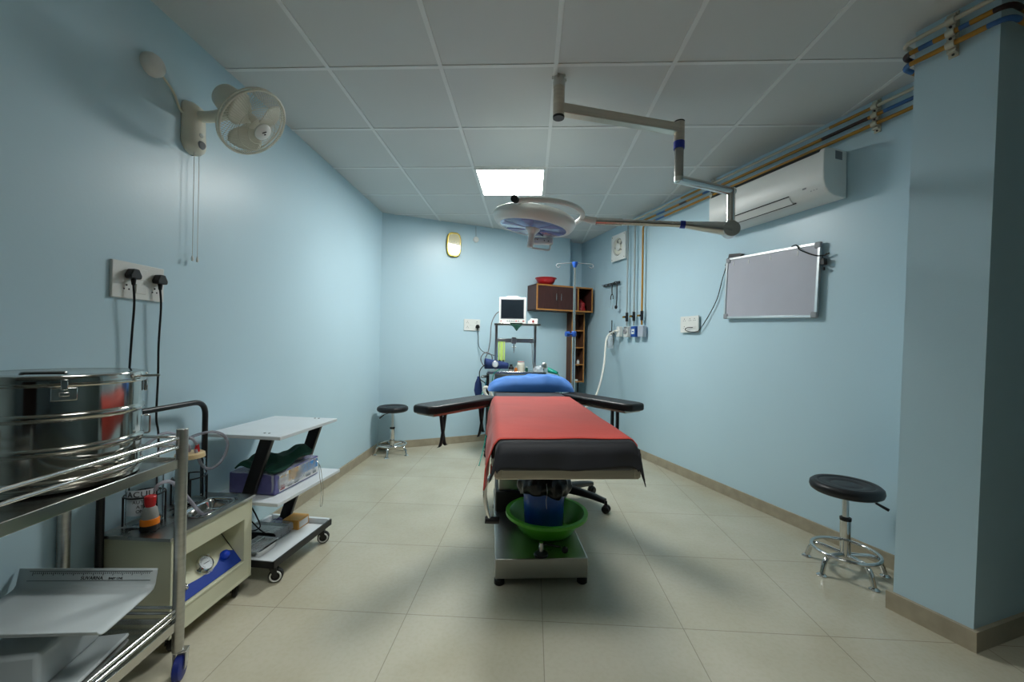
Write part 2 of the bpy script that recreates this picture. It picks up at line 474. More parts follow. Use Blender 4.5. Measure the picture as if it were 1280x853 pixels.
for i_, s_ in ((1.35, 'left'), (2.1, 'right')):
    added_fill_lamp(i_, -2.2, f'added unseen fill lamp over the near end of the room, {s_} one of two', 112)

# ------------------------------------------------------------------ operating table
TA = .055                                                     # the table turns a little left
tab = thing('operating_table', 'steel operating table with black padded top and two spread arm boards, in mid room', 'operating table', (.205, 1.41, 0), math.atan(TA))
# local: x across, y along to the head, front edge of the mattress at y = 0
b = MB().prism([(-.2375, .60), (.2275, .60), (.2275, 1.22), (.06, 1.30), (.06, 1.58), (-.2375, 1.58)], .038, .137)
obj('base', b, M['basesteel'], tab, bevel=.004)
for x, ys in ((-.215, (.63, 1.55)), (.205, (.63, 1.19))):
    for y in ys:
        obj('foot', MB().lathe([(.022, 0), (.026, .004), (.026, .026), (.018, .034), (.012, .04)], (x, y, 0)), M['rubber'], tab)
b = MB().box((-.09, 1.34, .42), (.24, .3, .58))
obj('column', b, M['basesteel'], tab, bevel=.006)
b = MB().box((-.09, 1.34, .2), (.28, .36, .13))
obj('column_shroud', b, M['black'], tab, bevel=.01)
fr = MB()
fr.box((.012, .07, .731), (.53, .018, .038))
fr.box((-.245, .96, .735), (.025, 1.8, .035)); fr.box((.27, .96, .735), (.025, 1.8, .035))
for y in (.6, 1.1, 1.5, 1.85): fr.box((.012, y, .735), (.51, .03, .03))
obj('frame', fr, M['brushed'], tab, bevel=.003)
obj('side_rail', MB().box((-.264, .95, .735), (.01, 1.5, .03)).cyl((-.264, .5, .735), (-.25, .5, .735), .008).cyl((-.264, 1.4, .735), (-.25, 1.4, .735), .008), M['chrome'], tab, bevel=.002)
obj('side_rail', MB().box((.31, .95, .735), (.01, 1.5, .03)).cyl((.31, .5, .735), (.28, .5, .735), .008).cyl((.31, 1.4, .735), (.28, 1.4, .735), .008), M['chrome'], tab, bevel=.002)
obj('mattress', MB().box((.0, .55, .805), (.49, 1.08, .1)), M['mattress'], tab, bevel=.02, seg=3)
obj('mattress', MB().box((.0, 1.32, .805), (.49, .44, .1)), M['mattress'], tab, bevel=.02, seg=3)
obj('headrest', MB().box((.0, 1.72, .805), (.44, .33, .1)), M['mattress'], tab, bevel=.02, seg=3)
# brake pedal on the base
b = MB().cyl((-.005, .635, .137), (-.005, .635, .2), .011).lathe([(.032, .1372), (.03, .146), (.014, .152)], (-.005, .635, 0))
pd = obj('brake_pedal', b, M['steel'], tab)
obj('pedal_boss', MB().lathe([(.036, .1375), (.034, .148), (.016, .154)], (-.005, .635, 0)), M['rubber'], pd)
obj('pedal_lever', MB().cyl((0, .635, .195), (.095, .632, .178), .004).ball((.115, .63, .165), (.017, .017, .017)), M['rubber'], pd)
# hanging crank on the left rail
b = MB().tube(fillet([(-.262, .24, .715), (-.264, .24, .665), (-.292, .24, .635), (-.292, .24, .57), (-.272, .24, .495)], .05), .009)
ck = obj('crank', b, M['chrome'], tab)
obj('crank_grip', MB().cyl((-.29, .24, .49), (-.232, .24, .487), .014), M['black'], ck)
b = MB().cyl((.3, .32, .72), (.325, .31, .685), .005)
kn = obj('release_lever', b, M['chrome'], tab)
obj('knob', MB().ball((.332, .305, .672), (.013, .013, .02)), M['black'], kn)

def arm_board(outer, inner, sides):
    # outer / inner: end points of the centre line in table space
    o = Vector(outer); i = Vector(inner); d = (i - o); L = d.length; d.normalize(); n = Vector((-d.y, d.x, 0))
    mb = MB()
    zt, zb = .852, .805
    prof = [(0, .06), (.05, .085), (L, .085)]
    poly = [o + d * a + n * s for a, s in prof] + [o + d * a - n * s for a, s in reversed(prof)]
    mb.prism([(p.x, p.y) for p in poly], zb, zt)
    bd = obj('arm_board', mb, M['leather'], tab, bevel=.014, seg=3)
    pl = MB().prism([(p.x, p.y) for p in [o + d * .04 + n * .07, o + d * L + n * .07, o + d * L - n * .07, o + d * .04 - n * .07]], zb - .012, zb + .004)
    obj('support_plate', pl, M['brushed'], bd)
    for (a, drop, splay, len2) in sides:
        c = o + d * a - n * .06
        c.z = zb - .0
        for k, (s, e) in enumerate(((-1, splay), (1, -splay))):
            st = MB()
            p = [c + d * s * .018, c + d * (s * .012 + e * .4) + Vector((0, 0, -drop * .5)), c + d * (s * .008 + e) + Vector((0, -.004 * k, -drop * .92)), c + d * (s * .008 + e * 1.8) + Vector((0, -.006 * k, -drop - len2 * k))]
            path = spline(p, 5)
            ww = .0125
            def fn(u, v, path=path):
                q = path[min(len(path) - 1, int(round(v * (len(path) - 1))))]
                return q + d * (u - .5) * 2 * ww
            st.grid(fn, 1, len(path) - 1)
            obj('strap', st, M['blackcloth'], bd, solid=.003)
ct, st_ = math.cos(math.atan(TA)), math.sin(math.atan(TA))
def to_tab(x, y):
    dx, dy = x - .205, y - 1.41
    return (dx * ct + dy * st_, -dx * st_ + dy * ct, 0)
arm_board(to_tab(-.505, 2.235), to_tab(-.14, 2.74), [(.12, .19, .022, .0), (.46, .17, .02, .02)])
# on the right board the near edge is on the other side of the centre line
def arm_right():
    arm_board(to_tab(.775, 2.45), to_tab(.42, 2.98), [])
    bd = [c for c in tab.children if c.name.startswith('arm_board')][-1]
    o = Vector(to_tab(.775, 2.45)); i = Vector(to_tab(.42, 2.98)); d = (i - o).normalized(); n = Vector((-d.y, d.x, 0))
    for a, drop, gap in ((.13, .2, .02), (.47, .13, .012)):
        for s in (-1, 1):
            c = o + d * a + n * .06; c.z = .805
            path = spline([c + d * s * gap, c + d * s * gap * 1.05 + Vector((0, 0, -drop * .5)), c + d * s * gap * .8 + Vector((0, 0, -drop))], 5)
            st = MB()
            st.grid(lambda u, v: path[int(round(v * (len(path) - 1)))] + d * (u - .5) * .026, 1, len(path) - 1)
            obj('strap', st, M['blackcloth'], bd, solid=.003)
arm_right()

# cloths on the table (table space, each parented to nothing: own things)
def tab_pt(x, y, z):
    return Vector((.205 + x * ct - y * st_, 1.41 + x * st_ + y * ct, z))
def drape_x(s, hw, top, r=.022):
    # s: arc position across (0 = middle); returns x, z, over
    e = hw
    if abs(s) <= e - r: return s, top, 0
    sg = 1 if s > 0 else -1
    a = abs(s) - (e - r); q = r * PI / 2
    if a < q:
        t = a / r
        return sg * (e - r + r * math.sin(t)), top - r * (1 - math.cos(t)), 0
    ov = a - q
    return sg * (e + .006 + .06 * ov), top - r - ov, ov
def red_fn(u, v):
    y = .055 + v * 1.145
    left = .272 + .115 + .045 * (1 - v) + .010 * math.sin(v * 9)
    right = .29 + .055
    s = -left + u * (left + right)
    x, z, ov = drape_x(s, .256, .8645)
    if s < 0:
        x -= (.006 * math.sin(y * 16 + 1) + .003 * math.sin(y * 41)) * min(1, ov / .06)
        x -= .016 * min(1, ov / .09)
    else:
        x += .004 * math.sin(y * 19) * min(1, ov / .04)
    z += .0016 * noise.noise(Vector((x * 7, y * 5, 1)))
    yy = y + (.012 * math.sin(x * 7 + .4) + .004 * math.sin(x * 31)) * (1 - v) - .035 * (x + .25) * (1 - v) + .008 * math.sin(x * 12) * v
    return tab_pt(x, yy, z)
solo('surgical_sheet', MB().grid(red_fn, 72, 60), M['redcloth'], 'plain red cloth sheet spread over the operating table top', 'sheet', solid=.004)
def blk_fn(u, v):
    # along: t from the front hem (0) back over the top
    hw = .251
    s = -.325 + u * .665
    t = v * .52
    front = .084                                   # overhang past the front edge
    x, z, ov = drape_x(s, hw, .8595)
    y = t - front
    r = .03
    if y < r:
        a = r - y; q = r * PI / 2
        if a < q:
            th = a / r; yy = r - r * math.sin(th); dz = r * (1 - math.cos(th))
            fo = 0
        else:
            fo = a - q; yy = -.004 - .03 * fo; dz = r + fo
        dz *= .93
    else: yy = y; dz = 0; fo = 0
    if ov > 0:
        sg = 1 if s > 0 else -1
        k = min(1, fo / .02)
        z = .8595 - max(dz, .8595 - z) - .9 * min(max(fo, 0), ov)
        x = sg * (hw + .003 + .02 * ov + .35 * min(fo, ov))
        yy += .25 * min(fo, ov)
    else:
        z -= dz
    yy -= (.006 * math.sin(x * 23) + .004 * math.sin(x * 47 + 1)) * min(1, fo / .05)
    z -= .004 * math.sin(x * 13 + 2) * min(1, fo / .05)
    z += .0012 * noise.noise(Vector((x * 8, y * 8, 4)))
    return tab_pt(x, yy, z)
solo('table_cover', MB().grid(blk_fn, 70, 50), M['blackcloth'], 'black cloth cover hanging over the foot end of the operating table', 'cover', solid=.003)
def pil(d):
    return 1
mb = MB()
def pfn(u, v, top):
    a = u * 2 - 1; b2 = v * 2 - 1
    px = a * (.325 - .015 * b2 * b2); py = b2 * (.165 - .014 * a * a)
    e = max(0, (1 - abs(a) ** 7)) * max(0, (1 - abs(b2) ** 2.8)) * (1 - .4 * max(0, (a - .35) / .65) ** 1.3) * (1 - .25 * max(0, (-a - .5) / .5))
    h = e ** .55
    wr = .012 * noise.noise(Vector((px * 9 + py * 6, py * 16, 3 if top else 9))) + .006 * noise.noise(Vector((px * 22, py * 9, 1)))
    z = .860 + ((.103 * h + wr * h * 1.3 + .012 * h * math.sin(a * 2 + .6)) if top else -.002 * h)
    return tab_pt(px + .03, py + 1.655, z)
mb.grid(lambda u, v: pfn(u, v, True), 48, 26)
mb.grid(lambda u, v: pfn(u, v, False), 48, 26)
solo('pillow', mb, M['bluecloth'], 'plump plain blue pillow at the head of the operating table', 'pillow')

# basin and bucket on the table's base
t = thing('wash_basin', 'round bright green plastic basin standing on the steel base of the operating table', 'basin', (.215, 2.32, .1385))
pr = [(.0, .0), (.14, .0), (.152, .01), (.196, .075), (.214, .106), (.229, .108), (.230, .098), (.2345, .097), (.2345, .113), (.212, .114), (.19, .08), (.147, .014), (.138, .006), (0, .006)]
obj('bowl', MB().lathe(pr, n=48), M['green'], t)
t = thing('bucket', 'blue plastic bucket with a black liner, standing inside the green basin', 'bucket', (.198, 2.32, .1475))
pr = [(0, 0), (.104, 0), (.108, .004), (.122, .29), (.126, .292), (.126, .30), (.118, .30), (.104, .01), (0, .008)]
obj('body', MB().lathe(pr, n=40), M['bluepl'], t)
def bagr(d): return 1
mb = MB()
def bfn(u, v):
    a = u * 2 * PI
    z = .325 - v * .10
    r = .140 + .012 * math.sin(v * 3) + .006 * math.sin(a * 9 + v * 6) + .004 * math.sin(a * 17) - (.02 * (1 - v) ** 4)
    zz = z + (.012 * math.sin(a * 3 + 1) + .006 * math.sin(a * 7)) * v
    return Vector((r * math.cos(a), r * math.sin(a), zz))
mb.grid(bfn, 64, 10, wrap_u=True)
mb.grid(lambda u, v: Vector(((.118 - .02 * v) * math.cos(u * 2 * PI), (.118 - .02 * v) * math.sin(u * 2 * PI), .325 - .12 * v)), 64, 4, wrap_u=True)
obj('liner_bag', mb, M['bag'], t, solid=.002)
obj('drawstring', MB().tube(spline([(.0, -.156, .31), (.004, -.162, .26), (-.002, -.164, .22), (.003, -.162, .175)]), .0016, 6), M['clearplastic'], t)

# ------------------------------------------------------------------ stools
def castor(parent, loc, r=.028, w=.02, a=0, white=False, tread='rubber', stem=.03):
    M0 = Matrix.Rotation(a, 3, 'Z'); L = Vector(loc)
    def T(p): return L + M0 @ Vector(p)
    mb = MB()
    mb.cyl(T((-.012, 0, r * 2 + .008)), T((-.012, 0, r * 2 + .008 + stem)), .007)
    for s in (-1, 1):
        pts = [T((-.026, s * (w / 2 + .004), r * 2 + .01)), T((.006, s * (w / 2 + .004), r * 2 + .01)), T((.012, s * (w / 2 + .004), r * .9)), T((-.008, s * (w / 2 + .004), r * .9))]
        mb.extr(pts, M0 @ Vector((0, .003 * s, 0)))
    mb.box(T((-.010, 0, r * 2 + .011)), (.034, w + .016, .004), (0, 0, a))
    c = obj('caster', mb, M['blackmetal'] if tread != 'bluewheel' else M['alu'], parent, bevel=.001)
    wl = MB()
    n = M0 @ Vector((0, 1, 0))
    wl.lathe([(0, -w / 2), (r * .8, -w / 2), (r, -w / 2 + .004), (r, w / 2 - .004), (r * .8, w / 2), (0, w / 2)], T((0, 0, r)), n, n=28)
    o = obj('wheel', wl, M[tread], c)
    if white:
        for s in (-1, 1):
            obj('wheel_rim', MB().ring(T((0, s * (w / 2 + .0005), r)), r * .72, .004, n, n=28, m=6), M['white'], c)
    return c

def make_stool(label, loc, rz, seat_z):
    t = thing('doctor_stool', label, 'stool', loc, rz, 'round black stools on chrome five-legged bases')
    s = seat_z
    obj('seat', MB().lathe([(0, s - .055), (.145, s - .055), (.158, s - .046), (.163, s - .03), (.160, s - .012), (.146, s), (.125, s - .002), (.121, s - .006), (.115, s - .004), (.075, s - .008), (.071, s - .011), (.066, s - .009), (0, s - .012)], n=48), M['leather'], t, angle=60)
    obj('seat_plate', MB().lathe([(.0, s - .075), (.03, s - .075), (.07, s - .0548)]), M['blackmetal'], t)
    obj('piston', MB().cyl((0, 0, .2), (0, 0, s - .06), .0145), M['alu'], t)
    pc = obj('column', MB().lathe([(.023, .07), (.0245, .075), (.0245, .275)]), M['chrome'], t)
    obj('collar', MB().lathe([(.0255, .272), (.0265, .276), (.0265, .288), (.0155, .292)]), M['black'], pc)
    obj('foot_ring', MB().ring((0, 0, .108), .148, .0095, n=56, m=10), M['chrome'], t)
    for k in range(5):
        a = R(72 * k); d = Vector((math.cos(a), math.sin(a), 0))
        p = fillet([Vector((0, 0, .088)) + d * .02, Vector((0, 0, .10)) + d * .15, Vector((0, 0, .005)) + d * .178], .05, 7)
        lg = obj('leg', MB().tube(p, .0118, 12), M['chrome'], t)
        obj('foot_pad', MB().lathe([(.0, 0), (.023, 0), (.024, .004), (.018, .009), (.011, .014)], d * .178, n=24), M['chrome'], lg)
    a = R(72 * 4 + 20)
    lv = obj('height_lever', MB().tube(spline([(.03, -.0, s - .065), (.10, -.04, s - .075), (.125, -.05, s - .085)]), .004, 8), M['blackmetal'], t)
    obj('lever_grip', MB().cyl((.112, -.045, s - .08), (.16, -.065, s - .105), .006, .008), M['black'], lv)
    return t
make_stool('round black padded stool on the right, standing beside the pier at the right wall', (1.836, 2.2, 0), R(-18), .478)
s2 = make_stool('round black padded stool in the far left corner of the room', (-1.27, 4.325, 0), R(-90), .515)
# the lever of the corner stool hangs the other way
for c in s2.children:
    if c.name.startswith('height_lever'): c.rotation_euler = (0, 0, R(-10))

# black five-star chair behind the table
t = thing('wheeled_chair', 'black five-star wheeled chair base showing from under the right side of the operating table', 'chair', (.42, 3.07, 0), 0)
for k in range(5):
    a = R(-32 + 72 * k); d = Vector((math.cos(a), math.sin(a), 0)); n = Vector((-d.y, d.x, 0))
    mb = MB()
    def fn(u, v, d=d, n=n):
        r = .03 + v * .29; hz = .030 - .013 * v; wd = .034 - .010 * v; zc = .112 - .03 * v * v
        ang = u * 2 * PI
        cx = math.copysign(abs(math.cos(ang)) ** .6, math.cos(ang)); sz = math.copysign(abs(math.sin(ang)) ** .6, math.sin(ang))
        return d * r + n * wd * cx + Vector((0, 0, zc + hz * sz))
    mb.grid(fn, 14, 8, wrap_u=True)
    mb.add([fn(i / 14, 1) for i in range(14)], [tuple(range(14))])
    lg = obj('leg', mb, M['black'], t)
    c = d * .325
    wl = MB()
    for s in (-1, 1):
        wl.lathe([(0, -.011), (.022, -.011), (.028, -.005), (.028, .006), (.02, .011), (0, .011)], c + n * .016 * s + Vector((0, 0, .028)), n, n=22)
    wl.cyl(c + Vector((0, 0, .03)), c + Vector((0, 0, .085)), .008)
    wl.box(c + Vector((0, 0, .046)), (.03, .03, .022), (0, 0, a))
    obj('caster', wl, M['rubber'], lg)
obj('hub', MB().lathe([(.04, .08), (.045, .09), (.042, .14), (.03, .15), (0, .15)]), M['black'], t)
obj('gas_lift', MB().lathe([(.026, .14), (.026, .3), (.015, .302), (.015, .4)]), M['blackmetal'], t)
obj('seat', MB().lathe([(0, .4), (.15, .4), (.185, .415), (.19, .44), (.17, .46), (0, .468)], n=40), M['leather'], t)

# ------------------------------------------------------------------ surgical lamp on its ceiling arms
t = thing('surgical_lamp', 'white disc-shaped surgical lamp hung from the ceiling on jointed steel arms', 'surgical lamp', (.232, 2.163, H))
def W(x, y, z): return Vector((x - .232, y - 2.163, z - H))
mb = MB().cyl(W(.232, 2.163, 2.437), W(.232, 2.163, 2.595), .031, n=28)
cc = obj('ceiling_column', mb, M['brushed'], t)
mb = MB().lathe([(.033, 2.595 - H), (.033, 2.648 - H)], n=28)
for k in range(6):
    a = R(60 * k + 15); mb.cyl((.036 * math.cos(a), .036 * math.sin(a), 2.632 - H), (.036 * math.cos(a), .036 * math.sin(a), 2.648 - H), .006, n=8)
obj('ceiling_collar', mb, M['basesteel'], cc)
obj('end_cap', MB().lathe([(0, -.006), (.030, -.006), (.0315, 0), (.0315, .006)], W(.232, 2.163, 2.433)), M['black'], cc)
A1 = Vector((.972, 2.376))
p0 = W(.232, 2.163, 2.478); p1 = W(A1.x, A1.y, 2.494)
d = (p1 - p0); L = d.length; ang = math.atan2(d.y, d.x)
mb = MB().box((p0 + p1) / 2, (L - .03, .05, .052), (0, -math.asin(d.z / L), ang))
obj('upper_arm', mb, M['brushed'], t, bevel=.003)
mb = MB().cyl(W(*A1, 2.395), W(*A1, 2.535), .03, n=28)
jn = obj('arm_joint', mb, M['brushed'], t)
obj('joint_cap', MB().cyl(W(*A1, 2.533), W(*A1, 2.541), .0305), M['black'], jn)
obj('tape', MB().cyl(W(*A1, 2.378), W(*A1, 2.42), .0315, n=28), M['tape'], jn, label='blue tape wrap')
A2 = Vector((1.36, 2.52))
mb = MB().tube([W(*A1, 2.4), W(*A1, 2.21), W(A2.x, A2.y, 2.185), W(*A2, 1.995)][:2] , .026, 24)
dr = obj('drop_tube', mb, M['steel'], t)
mb = MB()
# mitred crank: three straight tubes
mb.cyl(W(*A1, 2.4), W(*A1, 2.182), .026, n=24)
q0 = W(A1.x - .004, A1.y - .0015, 2.198); q1 = W(A2.x + .02, A2.y + .008, 2.186)
mb.cyl(q0, q1, .025, n=24)
mb.cyl(W(*A2, 2.205), W(*A2, 1.995), .026, n=24)
obj('crank_tube', mb, M['steel'], t)
P = Vector((1.36, 2.52, 1.965)); E_ = Vector((.545, 2.69, 2.038))
dv = (E_ - P).normalized(); side = Vector((-dv.y, dv.x, 0)).normalized()
mb = MB()
mb.cyl(W(*A2, 1.998), W(*A2, 1.955), .029, n=24)
mb.cyl(W(*(P + side * .033 + Vector((0, 0, -.02)))), W(*(P - side * .033 + Vector((0, 0, -.02)))), .05, n=28)
obj('pivot', mb, M['alu'], t, bevel=.003)
mb = MB()
def farm(u, v):
    a = u * 2 * PI; s = .046 - .024 * v
    c = P + Vector((0, 0, -.018 * (1 - v))) + dv * (.0 + .28 * v)
    return W(*(c + side * (.036 - .016 * v) * math.cos(a) + Vector((0, 0, 1)) * s * math.sin(a)))
mb.grid(farm, 20, 8, wrap_u=True)
obj('fork', mb, M['alu'], t)
mb = MB().cyl(W(*(P - side * .036 + Vector((0, 0, -.02)))), W(*(P - side * .041 + Vector((0, 0, -.02)))), .01)
obj('pivot_bolt', mb, M['blackmetal'], t)
mb = MB().cyl(W(*(P + dv * .2)), W(*(P + dv * .68)), .0195, n=20)
obj('spring_arm', mb, M['steel'], t)
mb = MB().cyl(W(*(P + dv * .66)), W(*(E_)), .0245, n=20)
obj('arm_sleeve', mb, M['steel'], t)
obj('tape', MB().cyl(W(*(P + dv * .268)), W(*(P + dv * .298)), .0245, n=20), M['tape'], t, label='blue tape wrap')
HC = Vector((.135, 2.70, 2.033))
hd = bpy.data.objects
tilt = Euler((R(3), R(8), 0))
hm = tilt.to_matrix()
def Hd(x, y, z): return W(*(HC + hm @ Vector((x, y, z))))
ax_h = hm @ Vector((0, 0, 1))
hb = obj('lamp_head', MB().lathe([(.225, -.045), (.236, -.05), (.254, -.041), (.272, -.018), (.281, .004), (.27, .03), (.23, .052), (.14, .07), (0, .075)], W(*HC), ax_h, n=56), M['white'], t, angle=60)
obj('lamp_glass', MB().lathe([(0, -.05), (.22, -.048), (.227, -.044), (.227, -.03), (0, -.03)], W(*HC), ax_h, n=48), M['lampglass'], hb)
mb = MB()
for k in range(6):
    a = R(60 * k + 12)
    pts = [Hd(.05 * math.cos(a), .05 * math.sin(a), -.0515), Hd(.205 * math.cos(a - .1), .205 * math.sin(a - .1), -.0500), Hd(.215 * math.cos(a + .26), .215 * math.sin(a + .26), -.0500), Hd(.13 * math.cos(a + .3), .13 * math.sin(a + .3), -.051)]
    mb.extr(pts, ax_h * .002)
obj('glass_vane', mb, M['lamppurple'], hb)
mb = MB().lathe([(.05, -.05), (.046, -.062), (.03, -.08), (.0235, -.09), (.0225, -.172), (.018, -.177), (0, -.177)], W(*HC), ax_h, n=28)
obj('handle', mb, M['white'], hb)
yp = []
for k in range(0, 41):
    a = R(-112 + 200 * k / 40)
    r = .322
    yp.append(W(HC.x + r * math.cos(a), HC.y + r * math.sin(a), HC.z + .03 - .0 * math.cos(a)))
yk = obj('yoke', MB().tube(yp, .0165, 12), M['white'], t)
obj('yoke_socket', MB().cyl(W(HC.x + .31, HC.y, HC.z + .028), W(*(E_ + (-dv) * .005)), .019, .026), M['white'], yk)
for a, nm in ((-112, 'knob'), (88, 'knob')):
    c = Vector((HC.x + .322 * math.cos(R(a)), HC.y + .322 * math.sin(R(a)), HC.z + .03)); d0 = Vector((math.cos(R(a)), math.sin(R(a)), 0))
    ko = obj('knob', MB().cyl(W(*(c + d0 * .012)), W(*(c + d0 * .045)), .0215), M['black'], yk, bevel=.002)
    obj('knob_shaft', MB().cyl(W(*(c - d0 * .06)), W(*(c + d0 * .013)), .009), M['chrome'], ko)
mb = MB().box(Hd(.075, .19, -.085), (.17, .05, .045))
cb = obj('control_box', mb, M['white'], hb, bevel=.008)
mb = MB()
for dx in (-.05, -.03, .02, .05): mb.cyl(Hd(.075 + dx, .163, -.082), Hd(.075 + dx, .159, -.082), .004, n=10)
obj('button', mb, M['black'], cb)
obj('grip_bar', MB().tube(fillet([Hd(.005, .19, -.1), Hd(.005, .17, -.145), Hd(.145, .17, -.145), Hd(.145, .19, -.1)], .03), .007, 8), M['white'], cb)

# ------------------------------------------------------------------ instrument trolley at the left
trz = math.atan2(-.045, .4)          # local x points to the room side
T0 = Vector((-1.165, 1.43, 0))
tr = thing('instrument_trolley', 'stainless steel two-tier trolley with guard rails at the left wall, steel drum on top', 'trolley', tuple(T0), 0)
ux = Vector((1, .03, 0)).normalized(); uy = Vector((-ux.y, ux.x, 0))
WX, LY = .40, .86
def TT(a, b, z): return -ux * (WX - a) - uy * (LY - b) + Vector((0, 0, z))   # a 0..WX (wall..room), b 0..LY (near..far)
for a in (0, WX):
    for bb in (0, LY):
        p = TT(a, bb, 0)
        obj('post', MB().cyl(p + Vector((0, 0, .10)), p + Vector((0, 0, .885)), .0175, n=20), M['poststeel'], tr, bevel=.002)
for z, nm in ((.77, 'top_shelf'), (.2, 'bottom_shelf')):
    mb = MB()
    mb.extr([TT(0, 0, z - .002), TT(WX, 0, z - .002), TT(WX, LY, z - .002), TT(0, LY, z - .002)], (0, 0, .004))
    for (a0, b0, a1, b1) in ((0, 0, WX, 0), (0, LY, WX, LY), (0, 0, 0, LY), (WX, 0, WX, LY)):
        p = TT(a0, b0, 0); q = TT(a1, b1, 0); dd = (q - p).normalized(); nn = Vector((-dd.y, dd.x, 0)) * .0035
        mb.extr([p + nn + Vector((0, 0, z - .022)), p - nn + Vector((0, 0, z - .022)), p - nn + Vector((0, 0, z + .012)), p + nn + Vector((0, 0, z + .012))], q - p)
    obj(nm, mb, M['steel'], tr, bevel=.0015)
def rail(z):
    mb = MB()
    for (a0, b0, a1, b1) in ((0, 0, WX, 0), (0, LY, WX, LY), (0, 0, 0, LY), (WX, 0, WX, LY)):
        mb.cyl(TT(a0, b0, z), TT(a1, b1, z), .0055, n=12)
    obj('guard_rail', mb, M['chrome'], tr)
for z in (.855, .823, .252, .232): rail(z)
for a in (0, WX):
    for bb in (0, LY):
        castor(tr, TT(a, bb, 0) + Vector((.008, 0, 0)), .042, .026, R(-70) if a else R(60), tread='bluewheel', stem=.03)

# steel sterilising drum
t = thing('sterilizing_drum', 'large round polished steel drum with lid on the top shelf of the steel trolley', 'drum', (-1.365, 1.22, .7732))
r = .183
pr = [(0, 0), (r - .012, 0), (r - .003, .004), (r - .003, .012), (r, .014)]
for zb in (.03, .118, .21):
    pr += [(r, zb - .012), (r + .004, zb - .009), (r + .0065, zb - .003), (r + .0065, zb + .003), (r + .004, zb + .009), (r, zb + .012)]
pr += [(r, .299), (r - .004, .299), (r - .004, .02), (0, .02)]
obj('body', MB().lathe(pr, n=72), M['drum'], t)
ld = obj('lid', MB().lathe([(0, .318), (.09, .319), (.145, .322), (.175, .326), (.1865, .324), (.189, .320), (.189, .304), (.1925, .302), (.1935, .298), (.1915, .294), (.186, .294), (.186, .300), (0, .315)], n=72), M['drum'], t)
hp = []
obj('lid_handle', MB().tube(fillet([(-.0, -.1, .322), (-.0, -.1, .328), (.08, -.06, .328), (.08, -.06, .322)], .012), .005, 8), M['steel'], ld)
for a in (R(-40), R(140), R(50)):
    d0 = Vector((math.cos(a), math.sin(a), 0)); n0 = Vector((-d0.y, d0.x, 0))
    mb = MB().box(d0 * (r + .006) + Vector((0, 0, .274)), (.008, .05, .036), (0, 0, a))
    mb.box(d0 * (r + .011) + Vector((0, 0, .274)), (.004, .02, .012), (0, 0, a))
    mb.box(d0 * (r + .0095) + Vector((0, 0, .30)), (.004, .014, .03), (0, 0, a))
    obj('latch', mb, M['steel'], t, bevel=.002)
a = R(35); d0 = Vector((math.cos(a), math.sin(a), 0))
hd_ = MB().tube(fillet([d0 * (r + .002) + Vector((-.03, .04, .17)), d0 * (r + .016) + Vector((-.03, .04, .17)), d0 * (r + .016) + Vector((-.03, .04, .11)), d0 * (r + .002) + Vector((-.03, .04, .11))], .006), .003, 8)
obj('side_handle', hd_, M['steel'], t)
obj('lid_tab', MB().cyl((.175, .07, .31), (.222, .088, .312), .004), M['steel'], ld)

# baby scale on the lower shelf
bs = thing('baby_scale', 'white baby weighing scale with a ruled tray on the bottom shelf of the steel trolley', 'scale', (-1.37, 1.22, .2055), 0)
bx = Vector((.97, .2, 0)).normalized(); by = Vector((-bx.y, bx.x, 0))
def BS(a, b2, z): return bx * a + by * b2 + Vector((0, 0, z))
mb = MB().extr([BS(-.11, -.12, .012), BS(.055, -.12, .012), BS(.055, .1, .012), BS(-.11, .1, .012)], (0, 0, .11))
obj('scale_body', mb, M['scaleshaded'], bs, bevel=.012, seg=3)
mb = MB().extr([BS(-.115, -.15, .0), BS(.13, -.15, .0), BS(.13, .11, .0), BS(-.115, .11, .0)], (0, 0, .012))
obj('base_plate', mb, M['scaleshaded'], bs, bevel=.005)
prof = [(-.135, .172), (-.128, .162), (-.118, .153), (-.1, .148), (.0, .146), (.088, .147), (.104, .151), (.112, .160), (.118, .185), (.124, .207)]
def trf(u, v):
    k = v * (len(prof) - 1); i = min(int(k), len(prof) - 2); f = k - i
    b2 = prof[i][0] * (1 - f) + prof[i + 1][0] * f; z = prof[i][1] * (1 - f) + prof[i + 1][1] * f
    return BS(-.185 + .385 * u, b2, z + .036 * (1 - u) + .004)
ty = obj('tray', MB().grid(trf, 12, 27), M['scaleshaded'], bs, solid=.004)
ex = bx; ez = Vector((0, 0, 1)); ex = Vector((bx.x, bx.y, -.0935)).normalized(); up = (BS(0, .124, .207) - BS(0, .113, .162)).normalized(); up = (up - ex * up.dot(ex)).normalized(); nrm = ex.cross(up)
def RO(a): return BS(a, .113, .166 + .036 * (1 - (a + .185) / .385))
def ruler_m(a, h):
    o = RO(a) + up * h + nrm * .0035
    m = Matrix((ex, up, nrm)).transposed().to_4x4(); m.translation = o; return m
mb = MB()
for k in range(60):
    o = RO(-.15 + .325 * k / 59) + up * .036 + nrm * .0028
    h = .006 if k % 5 else .010
    mb.extr([o, o + ex * .0015, o + ex * .0015 - up * h, o - up * h], nrm * .0006)
for h in (.038, .010):
    o = RO(-.16) + up * h + nrm * .0028
    mb.extr([o, o + ex * .345, o + ex * .345 + up * .0012, o + up * .0012], nrm * .0006)
obj('ruler_print', mb, M['ink'], ty)
text('scale_lettering', 'SUVARNA', .014, M['ink'], ty, ruler_m(.015, .018))
text('scale_lettering', 'BABY LINE', .0085, M['ink'], ty, ruler_m(.082, .017))

# ------------------------------------------------------------------ suction unit
su = thing('suction_machine', 'cream suction machine with steel top, gauge and blue panel, behind the steel trolley', 'suction machine', (-1.40, 1.735, 0), R(-3.5))
